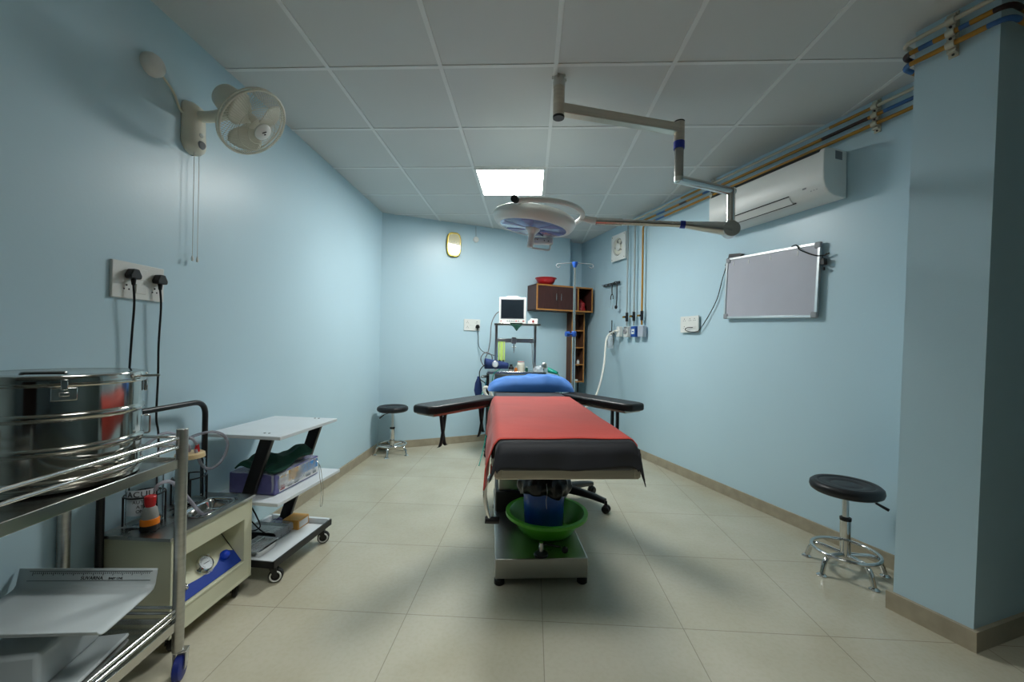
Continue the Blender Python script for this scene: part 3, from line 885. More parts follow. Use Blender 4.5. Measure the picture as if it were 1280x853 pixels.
# local x to the room (+), y away from the camera
X0, X1, Y0, Y1, Z0, Z1 = -.128, .15, -.215, .215, .075, .45
mb = MB()
mb.span((X0, Y0, Z0), (X1, Y0 + .012, Z1)); mb.span((X0, Y1 - .012, Z0), (X1, Y1, Z1)); mb.span((X0, Y0, Z0), (X0 + .01, Y1, Z1))
mb.span((X0, Y0, Z0), (X1, Y1, Z0 + .012))
mb.span((X1 - .01, Y0 + .012, Z0), (X1, Y1 - .012, .165))                 # lower front
mb.span((X1 - .01, Y0 + .012, .362), (X1, Y1 - .012, Z1))                 # upper front band
mb.span((X1 - .01, Y1 - .05, .165), (X1, Y1 - .012, .362)); mb.span((X1 - .01, Y0 + .012, .165), (X1, Y0 + .05, .362))
mb.extr([(X1 - .01, Y0 + .05, .362), (X1 - .125, Y0 + .05, .305), (X1 - .125, Y0 + .05, .309), (X1 - .01, Y0 + .05, .366)], (0, Y1 - Y0 - .1, 0))
mb.span((X1 - .13, Y1 - .05, .155), (X1 - .008, Y1 - .046, .364)); mb.span((X1 - .13, Y0 + .046, .155), (X1 - .008, Y0 + .05, .364))
mb.span((X1 - .018, Y0 + .05, .156), (X1 + .003, Y1 - .05, .166))
obj('cabinet', mb, M['cream'], su, bevel=.002)
# sloping control panel inside the recess
pa = Vector((X1 - .012, 0, .168)); pb = Vector((X1 - .12, 0, .30)); pu = (pb - pa).normalized(); pn = Vector((pu.z, 0, -pu.x))
YA, YE = Y0 + .051, Y1 - .051; PW = YE - YA; PHt = (pb - pa).length
def PP(y, h, o=0): return Vector((pa.x, YA + y, pa.z)) + pu * h + pn * o
cp = obj('control_panel', MB().extr([PP(0, 0), PP(PW, 0), PP(PW, PHt), PP(0, PHt)], -pn * .004), M['cream'], su, label='sloping cream panel with a blue wave')
wave = [PP(0, 0, .0012), PP(PW, 0, .0012)]
for k in range(25):
    u = 1 - k / 24
    h = .043 + .040 * math.exp(-((u - .86) / .15) ** 2) + .010 * math.exp(-((u - .1) / .2) ** 2)
    wave.append(PP(PW * u, max(.005, h), .0012))
obj('panel_wave', MB().extr(wave, pn * .001), M['navy'], cp)
gc = PP(PW * .52, .082, .002)
obj('panel_gap', MB().extr([PP(0, PHt - .003, .001), PP(PW, PHt - .003, .001), PP(PW, PHt, .001), PP(0, PHt, .001)], pn * .001).extr([PP(PW - .003, 0, .001), PP(PW, 0, .001), PP(PW, PHt, .001), PP(PW - .003, PHt, .001)], pn * .001), M['ink'], cp)
g = obj('gauge', MB().lathe([(.031, 0), (.034, .002), (.034, .016), (.030, .018), (.028, .014), (0, .014)], gc, pn, n=36), M['chrome'], cp)
obj('gauge_face', MB().lathe([(0, .0135), (.028, .0145), (.028, .0155), (0, .0155)], gc, pn, n=32), M['greyface'], g)
mb = MB()
for k in range(15):
    a = R(-40 + 260 * k / 14); dd = Vector((0, 1, 0)) * math.cos(a) + pu * math.sin(a)
    mb.cyl(gc + dd * .019 + pn * .0158, gc + dd * .0245 + pn * .0158, .0006, n=5)
mb.cyl(gc + pn * .0165 - Vector((0, .012, 0)), gc + pn * .0165 + Vector((0, .016, 0)) - pu * .002, .0010, n=6)
obj('gauge_print', mb, M['ink'], g)
mb = MB()
for dy, dh in ((-.04, -.008), (-.036, -.018), (.037, .022)): mb.cyl(gc + Vector((0, dy, 0)) + pu * dh, gc + Vector((0, dy, 0)) + pu * dh + pn * .006, .005, n=12)
obj('gauge_screw', mb, M['chrome'], cp)
kc = PP(PW * .83, .065, .002)
obj('knob', MB().lathe([(.02, 0), (.0205, .008), (.017, .018), (.010, .024), (0, .025)], kc, pn, n=28), M['blueknob'], cp)
sc_ = PP(PW * .16, .048, .002)
obj('switch', MB().lathe([(.014, 0), (.014, .006), (.008, .009), (.004, .012), (0, .022)], sc_, pn, n=20), M['chrome'], cp)
s_ = 'VACUUM GAUGE'
for k, ch in enumerate(s_):
    if ch == ' ': continue
    a = R(-128 + 80 * k / (len(s_) - 1)); dd = Vector((0, 1, 0)) * math.cos(a) + pu * math.sin(a)
    e1 = Vector((0, 1, 0)) * -math.sin(a) + pu * math.cos(a); e2 = -dd
    m = Matrix((e1, e2, e1.cross(e2))).transposed().to_4x4(); m.translation = gc + dd * .043 + pn * .0025
    text('panel_lettering', ch, .0085, M['white'], cp, m, .0002)
# steel top with a sunk tray
mb = MB()
TX0, TX1, TY0, TY1 = X0 - .01, X1 + .008, Y0 - .012, Y1 + .01
HX0, HX1, HY0, HY1 = -.02, .125, -.05, .16
zt = .458
for (a0, b0, a1, b1) in ((TX0, TY0, HX0, TY1), (HX1, TY0, TX1, TY1), (HX0, TY0, HX1, HY0), (HX0, HY1, HX1, TY1)):
    mb.span((a0, b0, zt - .012), (a1, b1, zt))
obj('worktop', mb, M['basesteel'], su)
mb = MB()
def trayf(u, v):
    prof = [(0, 0.003), (.01, .003), (.016, -.002), (.026, -.034), (.04, -.04), (.0725, -.04)]
    k = v * (len(prof) - 1); i = min(int(k), len(prof) - 2); f = k - i
    ins = prof[i][0] * (1 - f) + prof[i + 1][0] * f; z = prof[i][1] * (1 - f) + prof[i + 1][1] * f
    a = u * 2 * PI
    hx = (HX1 - HX0) / 2 + .006 - ins; hy = (HY1 - HY0) / 2 + .006 - ins
    c = math.copysign(abs(math.cos(a)) ** .35, math.cos(a)); s = math.copysign(abs(math.sin(a)) ** .35, math.sin(a))
    return Vector(((HX0 + HX1) / 2 + hx * c, (HY0 + HY1) / 2 + hy * s, zt + z))
mb.grid(trayf, 64, 20, wrap_u=True)
obj('sunk_tray', mb, M['chrome'], su, solid=.0015)
# handle frame
fx = X0 + .013
mb = MB().tube(fillet([(fx, Y0 - .02, .3), (fx, Y0 - .02, .90), (fx, Y1 + .02, .90), (fx, Y1 + .02, .3)], .07, 8), .0125, 14)
hf = obj('handle_frame', mb, M['blackmetal'], su)
for yj in (-.105, .105):
    mb = MB()
    cx, cy = X0 + .056, yj
    for zz in (.575,): mb.ring((cx, cy, zz), .063, .003, n=32, m=6)
    for k in range(4):
        a = R(45 + 90 * k); mb.cyl((cx + .064 * math.cos(a), cy + .064 * math.sin(a), .458), (cx + .064 * math.cos(a), cy + .064 * math.sin(a), .575), .0035, n=8)
    obj('jar_holder', mb, M['blackmetal'], su)
for yj in (-.105, .105):
    cx, cy = X0 + .056, yj
    j = obj('suction_jar', MB().lathe([(0, .004), (.054, .004), (.058, .01), (.058, .19), (.05, .2), (.05, .205), (.048, .205), (.048, .2), (.055, .188), (.055, .012), (0, .008)], (cx, cy, .456), n=36), M['glass'], su)
    obj('jar_lid', MB().lathe([(0, .228), (.05, .228), (.056, .224), (.058, .206), (.0, .206)], (cx, cy, .456), n=36), M['lid'], j)
    for dx in (-.022, .022):
        obj('nozzle', MB().lathe([(.010, .228), (.010, .246), (.0075, .25), (.0075, .262), (0, .262)], (cx + dx, cy + dx * .6, .456), n=16), M['red'], j)
    # printed letters follow the glass
    def jtext(s, size, z, cx=cx, cy=cy, j=j):
        a0 = R(-58)
        for k, ch in enumerate(s):
            a = a0 + (k - (len(s) - 1) / 2) * size * .74 / .0585
            dd = Vector((math.cos(a), math.sin(a), 0)); e1 = Vector((-dd.y, dd.x, 0))
            m = Matrix((e1, Vector((0, 0, 1)), dd)).transposed().to_4x4(); m.translation = Vector((cx, cy, z)) + dd * .0588
            text('jar_lettering', ch, size, M['ink'], j, m, .0003)
    if yj < 0:
        jtext('VACUUM', .031, .588); jtext('AUTO', .017, .558); jtext('AT', .017, .540); jtext('ON', .017, .522)
        lb = MB()
        lb.grid(lambda u, v: Vector((cx + .0582 * math.cos(R(-110 + 100 * u)), cy + .0582 * math.sin(R(-110 + 100 * u)), .505 + .1 * v)), 16, 1)
        obj('jar_label', lb, M['greyface'], j)
cx = X0 + .056
mb = MB().tube(spline([(cx - .022, -.118, .715), (cx - .02, -.10, .755), (cx, -.03, .80), (cx + .01, .04, .775), (cx + .022, .09, .75), (cx + .022, .118, .715)], 8), .0065, 10)
obj('suction_hose', mb, M['tubing'], su)
mb = MB().tube(spline([(cx + .022, -.092, .715), (cx + .03, -.06, .745), (cx + .03, -.01, .76), (cx + .03, .05, .735), (cx + .01, .09, .71), (cx - .0, .10, .69)], 8), .0065, 10)
obj('suction_hose', mb, M['tubing'], su)
lp = []
for k in range(24):
    a = R(200 - 330 * k / 23)
    lp.append((cx + .065 + .01 * math.sin(a), .16 + .068 * math.cos(a), .685 + .078 * math.sin(a)))
mb = MB().tube([(cx + .022, .118, .715)] + lp, .0065, 10)
mb = MB().tube(spline([(cx - .022, .092, .716), (cx - .01, .1, .745), (cx + .03, .125, .765), (cx + .06, .17, .765), (cx + .075, .215, .735), (cx + .075, .235, .68), (cx + .065, .215, .62), (cx + .055, .17, .595), (cx + .045, .13, .61), (cx + .04, .105, .66), (cx + .03, .10, .7)], 6), .0065, 10)
obj('suction_hose', mb, M['tubing'], su)
mb = MB().tube(spline([(cx + .06, -.122, .595), (cx + .075, -.118, .62), (cx + .085, -.08, .615), (cx + .095, -.035, .56), (cx + .115, .0, .49), (cx + .13, .03, .44), (cx + .14, .08, .43)], 7), .007, 10)
obj('suction_hose', mb, M['tubing'], su)
for x, y in ((.11, .165), (.11, -.165), (-.1, .165), (-.1, -.165)):
    castor(su, (x, y, 0), .026, .02, R(-60), stem=.015)
# bulb bottle on the worktop
t = thing('bulb_bottle', 'small grey bottle with red neck and orange band on the suction machine top', 'bottle', (-1.40, 1.572, .4585))
obj('base', MB().lathe([(0, 0), (.029, 0), (.03, .003), (.03, .022)], n=28), M['black'], t)
obj('band', MB().lathe([(.0302, .022), (.0302, .042), (.027, .046)], n=28), M['orange'], t)
obj('body', MB().lathe([(.0265, .044), (.0265, .06), (.022, .082), (.014, .092), (0, .093)], n=28), M['greyliq'], t)
obj('neck', MB().lathe([(.015, .088), (.0175, .1), (.019, .128), (.0165, .131), (0, .131)], n=24), M['red'], t)

# ------------------------------------------------------------------ white Z-leg trolley
zt_ = thing('monitor_trolley', 'white three-shelf trolley with slanted black legs at the left wall, beyond the suction machine', 'trolley', (-1.13, 1.96, 0), R(-7.2))
# local: x < 0 towards the wall, y > 0 away
DX, DY = .405, .50
mb = MB().span((-DX, 0, .715), (.01, DY, .733)); tp = obj('top_shelf', mb, M['whitelam'], zt_, bevel=.003)
for y in (.06, DY - .025):
    for dx in (-.12, -.095): obj('screw_cap', MB().cyl((dx, y, .7325), (dx, y, .7345), .0055, n=12), M['ink'], tp)
mb = MB().span((-DX, .005, .388), (-.0, DY + .06, .406)); obj('middle_shelf', mb, M['whitelam'], zt_, bevel=.003)
mb = MB().span((-DX, .01, .09), (-.02, DY - .01, .102))
mb.span((-DX, .01, .102), (-.02, .03, .122)).span((-DX, DY - .03, .102), (-.02, DY - .01, .13)).span((-DX, .01, .102), (-DX + .02, DY - .01, .13))
bt = obj('bottom_tray', mb, M['whitelam'], zt_, bevel=.002)
obj('tray_edge', MB().span((-.0205, 0.004, .088), (-.012, DY - .004, .122)).span((-.40, .004, .088), (-.012, .0115, .12)), M['blackmetal'], bt, label='black edge strip')
for y in (.06, DY - .025):
    a = Vector((-.10, y, .716)); c = Vector((-.31, y, .10))
    w2 = .034
    mb = MB().extr([a + Vector((-w2, -.012, 0)), a + Vector((w2, -.012, 0)), c + Vector((w2, -.012, 0)), c + Vector((-w2, -.012, 0))], (0, .024, 0))
    obj('leg', mb, M['blackmetal'], zt_, bevel=.004)
for x, y, a in ((-.035, .05, 25), (-.035, DY - .05, 25), (-.36, .05, 20), (-.36, DY - .05, 160)):
    castor(zt_, (x, y, 0), .033, .03, R(a), white=True, stem=.018)
mzm = Matrix.Translation((-1.13, 1.96, 0)) @ Matrix.Rotation(R(-7.2), 4, 'Z')
def ZT(x, y, z): return mzm @ Vector((x, y, z))
# glove boxes, wrapped pack
t = thing('supply_box', 'long violet and white printed carton in clear wrap on the white trolley middle shelf', 'box', tuple(ZT(-.10, .10, .410)), R(-7.2))
obj('carton', MB().span((-.24, -.01, 0), (.02, .352, .105)), M['violet'], t, bevel=.003)
fx2 = .0208
mb = MB().add([(fx2, .02, .006), (fx2, .35, .006), (fx2, .35, .098), (fx2, .02, .098)], [(0, 1, 2, 3)]); mb.extr([(.0202, .02, .006), (.0202, .35, .006), (.0202, .35, .098), (.0202, .02, .098)], (.0008, 0, 0))
fr = obj('printed_face', MB().extr([(.0202, .02, .006), (.0202, .35, .006), (.0202, .35, .098), (.0202, .02, .098)], (.0008, 0, 0)), M['boxwhite'], t)
def blk(y0, z0, y1, z1, m, nm='print_block'):
    obj(nm, MB().extr([(.021, y0, z0), (.021, y1, z0), (.021, y1, z1), (.021, y0, z1)], (.0006, 0, 0)), M[m], fr)
blk(.09, .04, .17, .096, 'boxyel'); blk(.15, .03, .20, .07, 'greyink'); blk(.20, .045, .345, .094, 'boxblue'); blk(.028, .012, .06, .035, 'boxred')
blk(.085, .012, .12, .02, 'greyink'); blk(.14, .012, .17, .022, 'ink'); blk(.24, .015, .28, .028, 'greyink'); blk(.03, .075, .07, .082, 'boxyel'); blk(.03, .055, .065, .06, 'boxred'); blk(.30, .015, .33, .03, 'greyink')
def wrapf(u, v):
    a = u * 2 * PI
    c = math.copysign(abs(math.cos(a)) ** .3, math.cos(a)); s = math.copysign(abs(math.sin(a)) ** .3, math.sin(a))
    n_ = noise.noise(Vector((c * 2, v * 9, s * 3))) * .006
    e = (1 - .12 * max(0, abs(v - .5) * 2 - .8) / .2)
    return Vector((-.11 + (.134 + n_) * c * e, -.02 + .378 * v, .058 + (.056 + n_) * s * e))
obj('plastic_wrap', MB().grid(wrapf, 48, 24, wrap_u=True), M['clearplastic'], t)
def heap(name, m, label, cat, c, s, seed, rz=0, parent=None, amp=.35, nn=(36, 18), flat=True):
    M0 = Matrix.Rotation(rz, 3, 'Z'); c = Vector(c)
    mb = MB()
    def k(d):
        return 1 + amp * noise.noise(d * 2.2 + Vector((seed, 0, 0))) + amp * .5 * noise.noise(d * 5 + Vector((0, seed, 0)))
    vs0 = len(mb.v)
    mb.ball((0, 0, 0), s, nn[0], nn[1], k)
    for p in mb.v:
        if flat and p.z < -.35 * s[2]: p.z = -.35 * s[2]
    zmin = min(p.z for p in mb.v)
    for p in mb.v:
        p.z -= zmin
    mb.v = [M0 @ p for p in mb.v]
    return solo(name, mb, m, label, cat, loc=tuple(c)) if not parent else obj(name, mb, m, parent, loc=tuple(c))
# green cloth thrown over the carton
gmb = MB()
def gfn(u, v):
    x = -.2 + .22 * u; y = -.02 + .26 * v
    z = .124 + .045 * (1 - u) * (.4 + .6 * math.sin(v * PI)) + .085 * max(0, u - .2) * v * 1.2 + .028 * noise.noise(Vector((x * 16, y * 14, 2))) + .012 * math.sin(v * 11 + u * 7)
    y2 = y + .05 * u * v
    x2 = x + .012 * math.sin(v * 9)
    if u > .8:
        z -= (u - .8) * .35 * (1 - .5 * v)
    return Vector((x2, y2, max(z, .121)))
gmb.grid(gfn, 30, 30)
o = solo('folded_cloth', gmb, M['dkgreen'], 'crumpled dark green cloth lying on the printed carton', 'cloth', solid=.008)
o.location = tuple(ZT(-.10, .10, .4065)); o.rotation_euler = (0, 0, R(-7.2))
# grey pack with a wire hanger chain
t = thing('wire_clip', 'thin twisted wire hanging from the carton over the edge of the middle shelf', 'wire', tuple(ZT(-.05, .32, .53)), R(-7.2))
w1 = [(-.02, -.0, .0), (.03, .0, .005), (.066, .0, -.03), (.078, .004, -.1), (.086, .006, -.17), (.084, .004, -.24), (.078, .0, -.262), (.072, .0, -.24), (.078, .0, -.17), (.07, -.006, -.09), (.062, -.004, -.02)]
obj('wire', MB().tube(spline(w1, 6), .0018, 6), M['chrome'], t)
o = heap('grey_pouch', M['greyliq'], 'crumpled grey plastic pouch on top of the carton beside the green cloth', 'pouch', ZT(-.15, .345, .528), (.045, .07, .03), 3.3, R(-7))
# bottom tray contents
t = thing('instrument_tray', 'shallow clear-lidded steel instrument tray on the bottom tray of the white trolley', 'tray', tuple(ZT(-.19, .07, .1036)), R(-7.2))
def itf(u, v):
    prof = [(.0, .0), (1, .0), (1.06, .006), (1.2, .035), (1.26, .036)]
    k = v * 4; i = min(int(k), 3); f = k - i
    sc = prof[i][0] * (1 - f) + prof[i + 1][0] * f; z = prof[i][1] * (1 - f) + prof[i + 1][1] * f
    a = u * 2 * PI; c = math.copysign(abs(math.cos(a)) ** .4, math.cos(a)); s = math.copysign(abs(math.sin(a)) ** .4, math.sin(a))
    return Vector((sc * .055 * c, .075 + sc * .065 * s - .03, z))
obj('tray', MB().grid(itf, 48, 16, wrap_u=True), M['steel'], t, solid=.0015)
obj('lid', MB().extr([(-.06, -.03, .0375), (.06, -.03, .0375), (.06, .12, .0375), (-.06, .12, .0375)], (0, 0, .006)), M['clearplastic'], t, bevel=.002)
obj('lid_handle', MB().tube(fillet([(-.0, .0, .043), (-.0, .0, .055), (0, .09, .055), (0, .09, .043)], .01), .003, 8), M['steel'], t)
t = thing('wrapped_pack', 'clear-wrapped black pack with pale top on the bottom tray of the white trolley', 'pack', tuple(ZT(-.27, .275, .103)), R(-7.2))
obj('case', MB().span((-.1, -.06, 0), (.1, .07, .045)), M['black'], t, bevel=.004)
obj('pale_cover', MB().span((-.098, -.058, .0455), (.098, .02, .05)), M['greyface'], t, bevel=.002)
obj('plastic_wrap', MB().grid(lambda u, v: Vector((.0 + .108 * math.copysign(abs(math.cos(u * 2 * PI)) ** .3, math.cos(u * 2 * PI)) + .004 * noise.noise(Vector((u * 20, v * 8, 0))), -.068 + .146 * v, .028 + .026 * math.copysign(abs(math.sin(u * 2 * PI)) ** .3, math.sin(u * 2 * PI)))), 40, 12, wrap_u=True), M['clearplastic'], t)
t = thing('small_carton', 'small tan carton at the far end of the bottom tray of the white trolley', 'box', tuple(ZT(-.19, .425, .1025)), R(-7.2))
obj('carton', MB().span((-.05, -.06, 0), (.05, .04, .055)), M['tan'], t, bevel=.003)
obj('end_print', MB().span((.0502, -.05, .008), (.051, .03, .045)), M['boxwhite'], t)
heap('blue_pouch', M['violet'], 'small blue-violet wrapped pouch beside the tan carton on the bottom tray', 'pouch', ZT(-.30, .40, .1035), (.036, .034, .03), 8.1)
solo('power_cable', MB().tube(spline([ZT(-.255, .14, .387), ZT(-.25, .135, .33), ZT(-.22, .135, .28), ZT(-.2, .14, .22), ZT(-.26, .15, .19), ZT(-.3, .14, .24), ZT(-.26, .13, .26), ZT(-.21, .15, .2), ZT(-.22, .20, .158)], 7), .0035, 8), M['cable'], 'black power cable looping above the bottom tray of the white trolley', 'cable')

# ------------------------------------------------------------------ left wall: fan, junction, sockets
t = thing('wall_fan', 'aged cream wall fan with a round wire cage, high on the left wall', 'fan', tuple(lw(1.93, 2.22, .0)), 0)
def F(x, y, z): return Vector((x, y, z)) - Vector((lwx(1.93), 1.93, 2.22))
mb = MB()
def brf(u, v):
    # flattened drop shape: z from bottom to top, bulging into the room
    z = -.13 + .25 * v; a = u * PI
    w_ = .06 * (math.sqrt(max(.01, 1 - (1 - min(1, v / .22)) ** 2))) * (1 if v < .85 else math.sqrt(max(0.02, 1 - ((v - .85) / .15) ** 2)))
    dp = .058 * math.sqrt(max(.04, 1 - (1 - min(1, v / .15)) ** 2)) * (1 - .25 * v) * (1 if v < .9 else (1 - (v - .9) * 7))
    return Vector((dp * math.sin(a), w_ * math.cos(a), z))
mb.grid(brf, 18, 20)
br_ = obj('wall_bracket', mb, M['creampl'], t, solid=.004)
obj('speed_knob', MB().lathe([(.02, 0), (.02, .006), (.014, .016), (0, .017)], (.05, -.004, -.085), (.85, -.3, -.15), n=24), M['greyclip'], br_)
obj('switch_button', MB().lathe([(.011, 0), (.01, .006), (0, .009)], (.052, -.006, -.04), (.9, -.3, 0), n=18), M['white'], br_)
fc = Vector((-1.262, 1.93, 2.247)); fd = Vector((.74, -.04, -.67)).normalized()
neck = MB().tube(fillet([F(lwx(1.93) + .03, 1.93, 2.275), F(-1.45, 1.93, 2.275), tuple(F(*(fc - fd * .10)))], .04), .026, 14)
obj('neck', neck, M['creampl'], t)
mt_ = obj('motor_housing', MB().lathe([(0, -.225), (.04, -.22), (.062, -.2), (.07, -.16), (.068, -.11), (.05, -.08), (0, -.078)], F(*fc), fd, n=32), M['creampl'], t)
RC = .164
a_ = fd.orthogonal().normalized(); b_ = fd.cross(a_)
cg = MB()
cg.ring(F(*fc), RC, .0055, fd, n=64)
cg.ring(F(*(fc - fd * .018)), RC, .004, fd, n=64)
cage = obj('cage_rim', cg, M['mesh'], t)
fw = MB(); bwm = MB()
NW = 84
for k in range(NW):
    a = 2 * PI * k / NW; dd = a_ * math.cos(a) + b_ * math.sin(a)
    fw.tube([F(*(fc + dd * RC)), F(*(fc + dd * (RC * .9) + fd * .026)), F(*(fc + dd * (RC * .6) + fd * .05)), F(*(fc + dd * .03 + fd * .06))], .0011, 4)
    if k % 2 == 0:
        bwm.tube([F(*(fc + dd * RC - fd * .018)), F(*(fc + dd * (RC * .85) - fd * .05)), F(*(fc + dd * .05 - fd * .075))], .0012, 4)
fw.ring(F(*(fc + fd * .045)), RC * .66, .0014, fd, n=48, m=5)
fw.ring(F(*(fc + fd * .055)), RC * .42, .0014, fd, n=48, m=5)
obj('front_grille', fw, M['mesh'], cage); obj('back_grille', bwm, M['mesh'], cage)
hubp = fc + fd * .062
hb_ = obj('hub_cap', MB().lathe([(.041, -.006), (.041, .002), (.03, .009), (0, .012)], F(*hubp), fd, n=36), M['white'], cage)
tri = [F(*(hubp + fd * .0125 + a_ * x + b_ * y)) for x, y in ((-.012, .004), (.012, .004), (.009, .009), (-.009, .009))]
tri2 = [F(*(hubp + fd * .0125 + a_ * x + b_ * y)) for x, y in ((-.004, -.008), (.008, -.01), (.002, 0))]
lg_ = MB().extr(tri, fd * .0008).extr(tri2, fd * .0008)
obj('hub_emblem', lg_, M['ink'], hb_)
bl = MB()
for k in range(3):
    a0 = 2 * PI * k / 3
    def blf(u, v, a0=a0):
        rr = .025 + (.145 - .025) * v; wd = .35 + .55 * math.sin(v * PI * .8 + .2)
        a = a0 + (u - .5) * wd * 1.6
        return F(*(fc - fd * .01 + (a_ * math.cos(a) + b_ * math.sin(a)) * rr + fd * (u - .5) * .045))
    bl.grid(blf, 8, 8)
bl.lathe([(.03, -.035), (.03, .01), (.02, .02), (0, .022)], F(*(fc - fd * .012)), fd, n=20)
obj('blade_set', bl, M['creampl'], t, solid=.0025)
for dy, zz in ((-.016, 1.60), (.014, 1.60)):
    cd = obj('pull_cord', MB().tube([F(lwx(1.93) + .03, 1.93 + dy, 2.10), F(lwx(1.93) + .03, 1.93 + dy + .002, zz)], .0012, 6), M['white'], t)
    obj('cord_pull', MB().lathe([(0, 0), (.005, .002), (.006, .012), (.003, .025), (0, .027)], F(lwx(1.93) + .03, 1.93 + dy + .002, zz - .025), n=12), M['white'], cd)
t = thing('junction_box', 'round white junction box on the left wall up beside the fan, with a short cable', 'junction box', tuple(lw(1.712, 2.374)), 0)
obj('box', MB().lathe([(.046, 0), (.048, .008), (.046, .026), (.038, .038), (.02, .046), (0, .048)], (0, 0, 0), (1, -.035, 0), n=32), M['white'], t)
dd = lw(1.712, 2.374)
obj('cable', MB().tube(spline([(.018, .03, -.012), lw(1.82, 2.325, .008) - dd, lw(1.855, 2.27, .008) - dd, lw(1.885, 2.262, .01) - dd, lw(1.92, 2.27, .02) - dd], 6), .005, 8), M['creampl'], t)

def wall_plate(name, label, loc, rz, w_, h_, holes, group=None, switches=()):
    t = thing(name, label, 'socket', loc, rz, group)
    p = obj('plate', MB().box((0, -.006, 0), (w_, .012, h_)), M['white'], t, bevel=.003)
    mb = MB()
    for (x, z) in holes:
        for dx, dz, r in ((0, .010, .0042), (-.010, -.006, .0034), (.010, -.006, .0034)):
            mb.cyl((x + dx, -.0118, z + dz), (x + dx, -.0126, z + dz), r, n=12)
    obj('socket_holes', mb, M['ink'], p)
    for (x, z, sw, sh) in switches:
        obj('switch', MB().box((x, -.013, z), (sw, .005, sh), (R(4), 0, 0)), M['white'], p, bevel=.0015)
    return t
def plug(name, label, loc, rz, path):
    t = thing(name, label, 'plug', loc, rz)
    mb = MB().extr([(-.022, -.002, -.018), (.022, -.002, -.018), (.025, -.002, -.004), (.012, -.002, .022), (-.012, -.002, .022), (-.025, -.002, -.004)], (0, -.03, 0))
    mb.cyl((0, -.018, -.016), (0, -.018, -.045), .009, .006, n=12)
    obj('plug_body', mb, M['black'], t, bevel=.004)
    obj('cord', MB().tube(spline(path, 6), .004, 8), M['cable'], t)
    return t
wall_plate('wall_socket', 'wide white socket plate with two black plugs, on the left wall below the fan', tuple(lw(1.678, 1.438)), RZL, .225, .148, [(-.055, -.03), (.068, -.03)], switches=[(.005, .03, .05, .045), (.005, -.03, .045, .04)])
pl_ = lw(1.633, 1.462, .0125)
plug('plug', 'nearer black plug in the left wall socket, cord dropping behind the steel drum', tuple(pl_), RZL, [(0, -.018, -.04), (.003, -.02, -.12), (.004, -.012, -.25), (.0, -.008, -.45), (.004, -.008, -.7), (.004, -.01, -.9)])
pl_ = lw(1.752, 1.458, .0125)
plug('plug', 'farther black plug in the left wall socket, cord dropping behind the black handle frame', tuple(pl_), RZL, [(0, -.018, -.04), (.004, -.02, -.12), (.003, -.014, -.28), (.008, -.01, -.42), (.004, -.01, -.6), (.014, -.012, -.68), (.016, -.012, -.9), (.016, -.012, -1.0)])

# ------------------------------------------------------------------ back wall
p = bw(-.722, 2.378, .006)
t = thing('wall_clock', 'gold-rimmed barrel-shaped clock high on the back wall', 'clock', tuple(p), RZB - R(3))
def oval(w0, h0, n=40, pw=.55):
    pts = []
    for k in range(n):
        a = 2 * PI * k / n
        x = w0 * math.copysign(abs(math.cos(a)) ** .62, math.cos(a)); z = h0 * math.copysign(abs(math.sin(a)) ** .42, math.sin(a))
        x *= (1 - .14 * (z / h0) ** 2)
        pts.append((x, 0, z))
    return pts
obj('case', MB().extr([(x, -.001, z) for x, y, z in oval(.09, .148)], (0, -.034, 0)), M['gold'], t, bevel=.012, seg=3)
dl = obj('dial', MB().extr([(x, -.0352, z) for x, y, z in oval(.074, .125)], (0, -.003, 0)), M['clockface'], t)
mb = MB()
for k in range(12):
    a = R(30 * k); mb.box((.055 * math.sin(a), -.0385, -.028 + .062 * math.cos(a)), (.004, .001, .011), (0, a, 0))
obj('hour_mark', mb, M['greyink'], dl)
mb = MB().box((.014, -.0395, -.015), (.042, .0012, .006), (0, R(-38), 0)).box((.018, -.0398, -.035), (.05, .0012, .004), (0, R(18), 0)).cyl((0, -.038, -.028), (0, -.0415, -.028), .005, n=12)
obj('clock_hand', mb, M['boxred'], dl)
p = bw(-.464, 2.477)
t = thing('ceiling_sensor', 'small round white sensor on the back wall, right of the gold clock', 'sensor', tuple(p), RZB)
obj('body', MB().lathe([(.036, 0), (.036, .012), (.028, .02), (0, .022)], (0, 0, 0), (0, -1, 0), n=28), M['white'], t)
obj('wire', MB().tube([(0, -.004, .03), (-.004, -.004, .16)], .002, 6), M['greycable'], t)
p = bw(-.494, 1.428)
wall_plate('wall_socket', 'white socket plate with one black plug, low on the back wall left of the monitor', tuple(p), RZB, .205, .14, [(-.06, .03), (.06, .03), (-.06, -.03)], switches=[(0, .0, .05, .012)])
p = bw(-.435, 1.41, .0125)
o_ = p
plug('plug', 'black plug in the back wall socket with a cord running to the monitor stand', tuple(p), RZB, [(0, -.018, -.04), (.01, -.02, -.12), (.02, -.03, -.25), (.08, -.1, -.32), (.2, -.3, -.36)])

# wall cabinet
nb = BWN
cp0 = bw(.19, 1.805)
cab = thing('wall_cabinet', 'dark brown two-door wall cabinet with an open end bay, far right corner', 'cabinet', tuple(bw(.19, 1.635, .002)), RZB)
CW, CD, CH = .835, .255, .325
e = .018
mb = MB()
mb.span((0, -CD, 0), (e, 0, CH)).span((CW - e, -CD, 0), (CW, 0, CH)).span((.60, -CD, e), (.60 + e, 0, CH - e)).span((0, -CD, 0), (CW, 0, e)).span((0, -CD, CH - e), (CW, 0, CH)).span((e, -.01, e), (CW - e, 0, CH - e))
obj('carcass', mb, M['wood'], cab)
mb = MB()
y0, y1 = -CD - .0035, -CD
mb.span((0, y0, 0), (CW, y1, e)).span((0, y0, CH - e), (CW, y1, CH)).span((0, y0, e), (e, y1, CH - e)).span((CW - e, y0, e), (CW, y1, CH - e)).span((.60, y0, e), (.60 + e, y1, CH - e))
obj('edging', mb, M['edge'], cab)
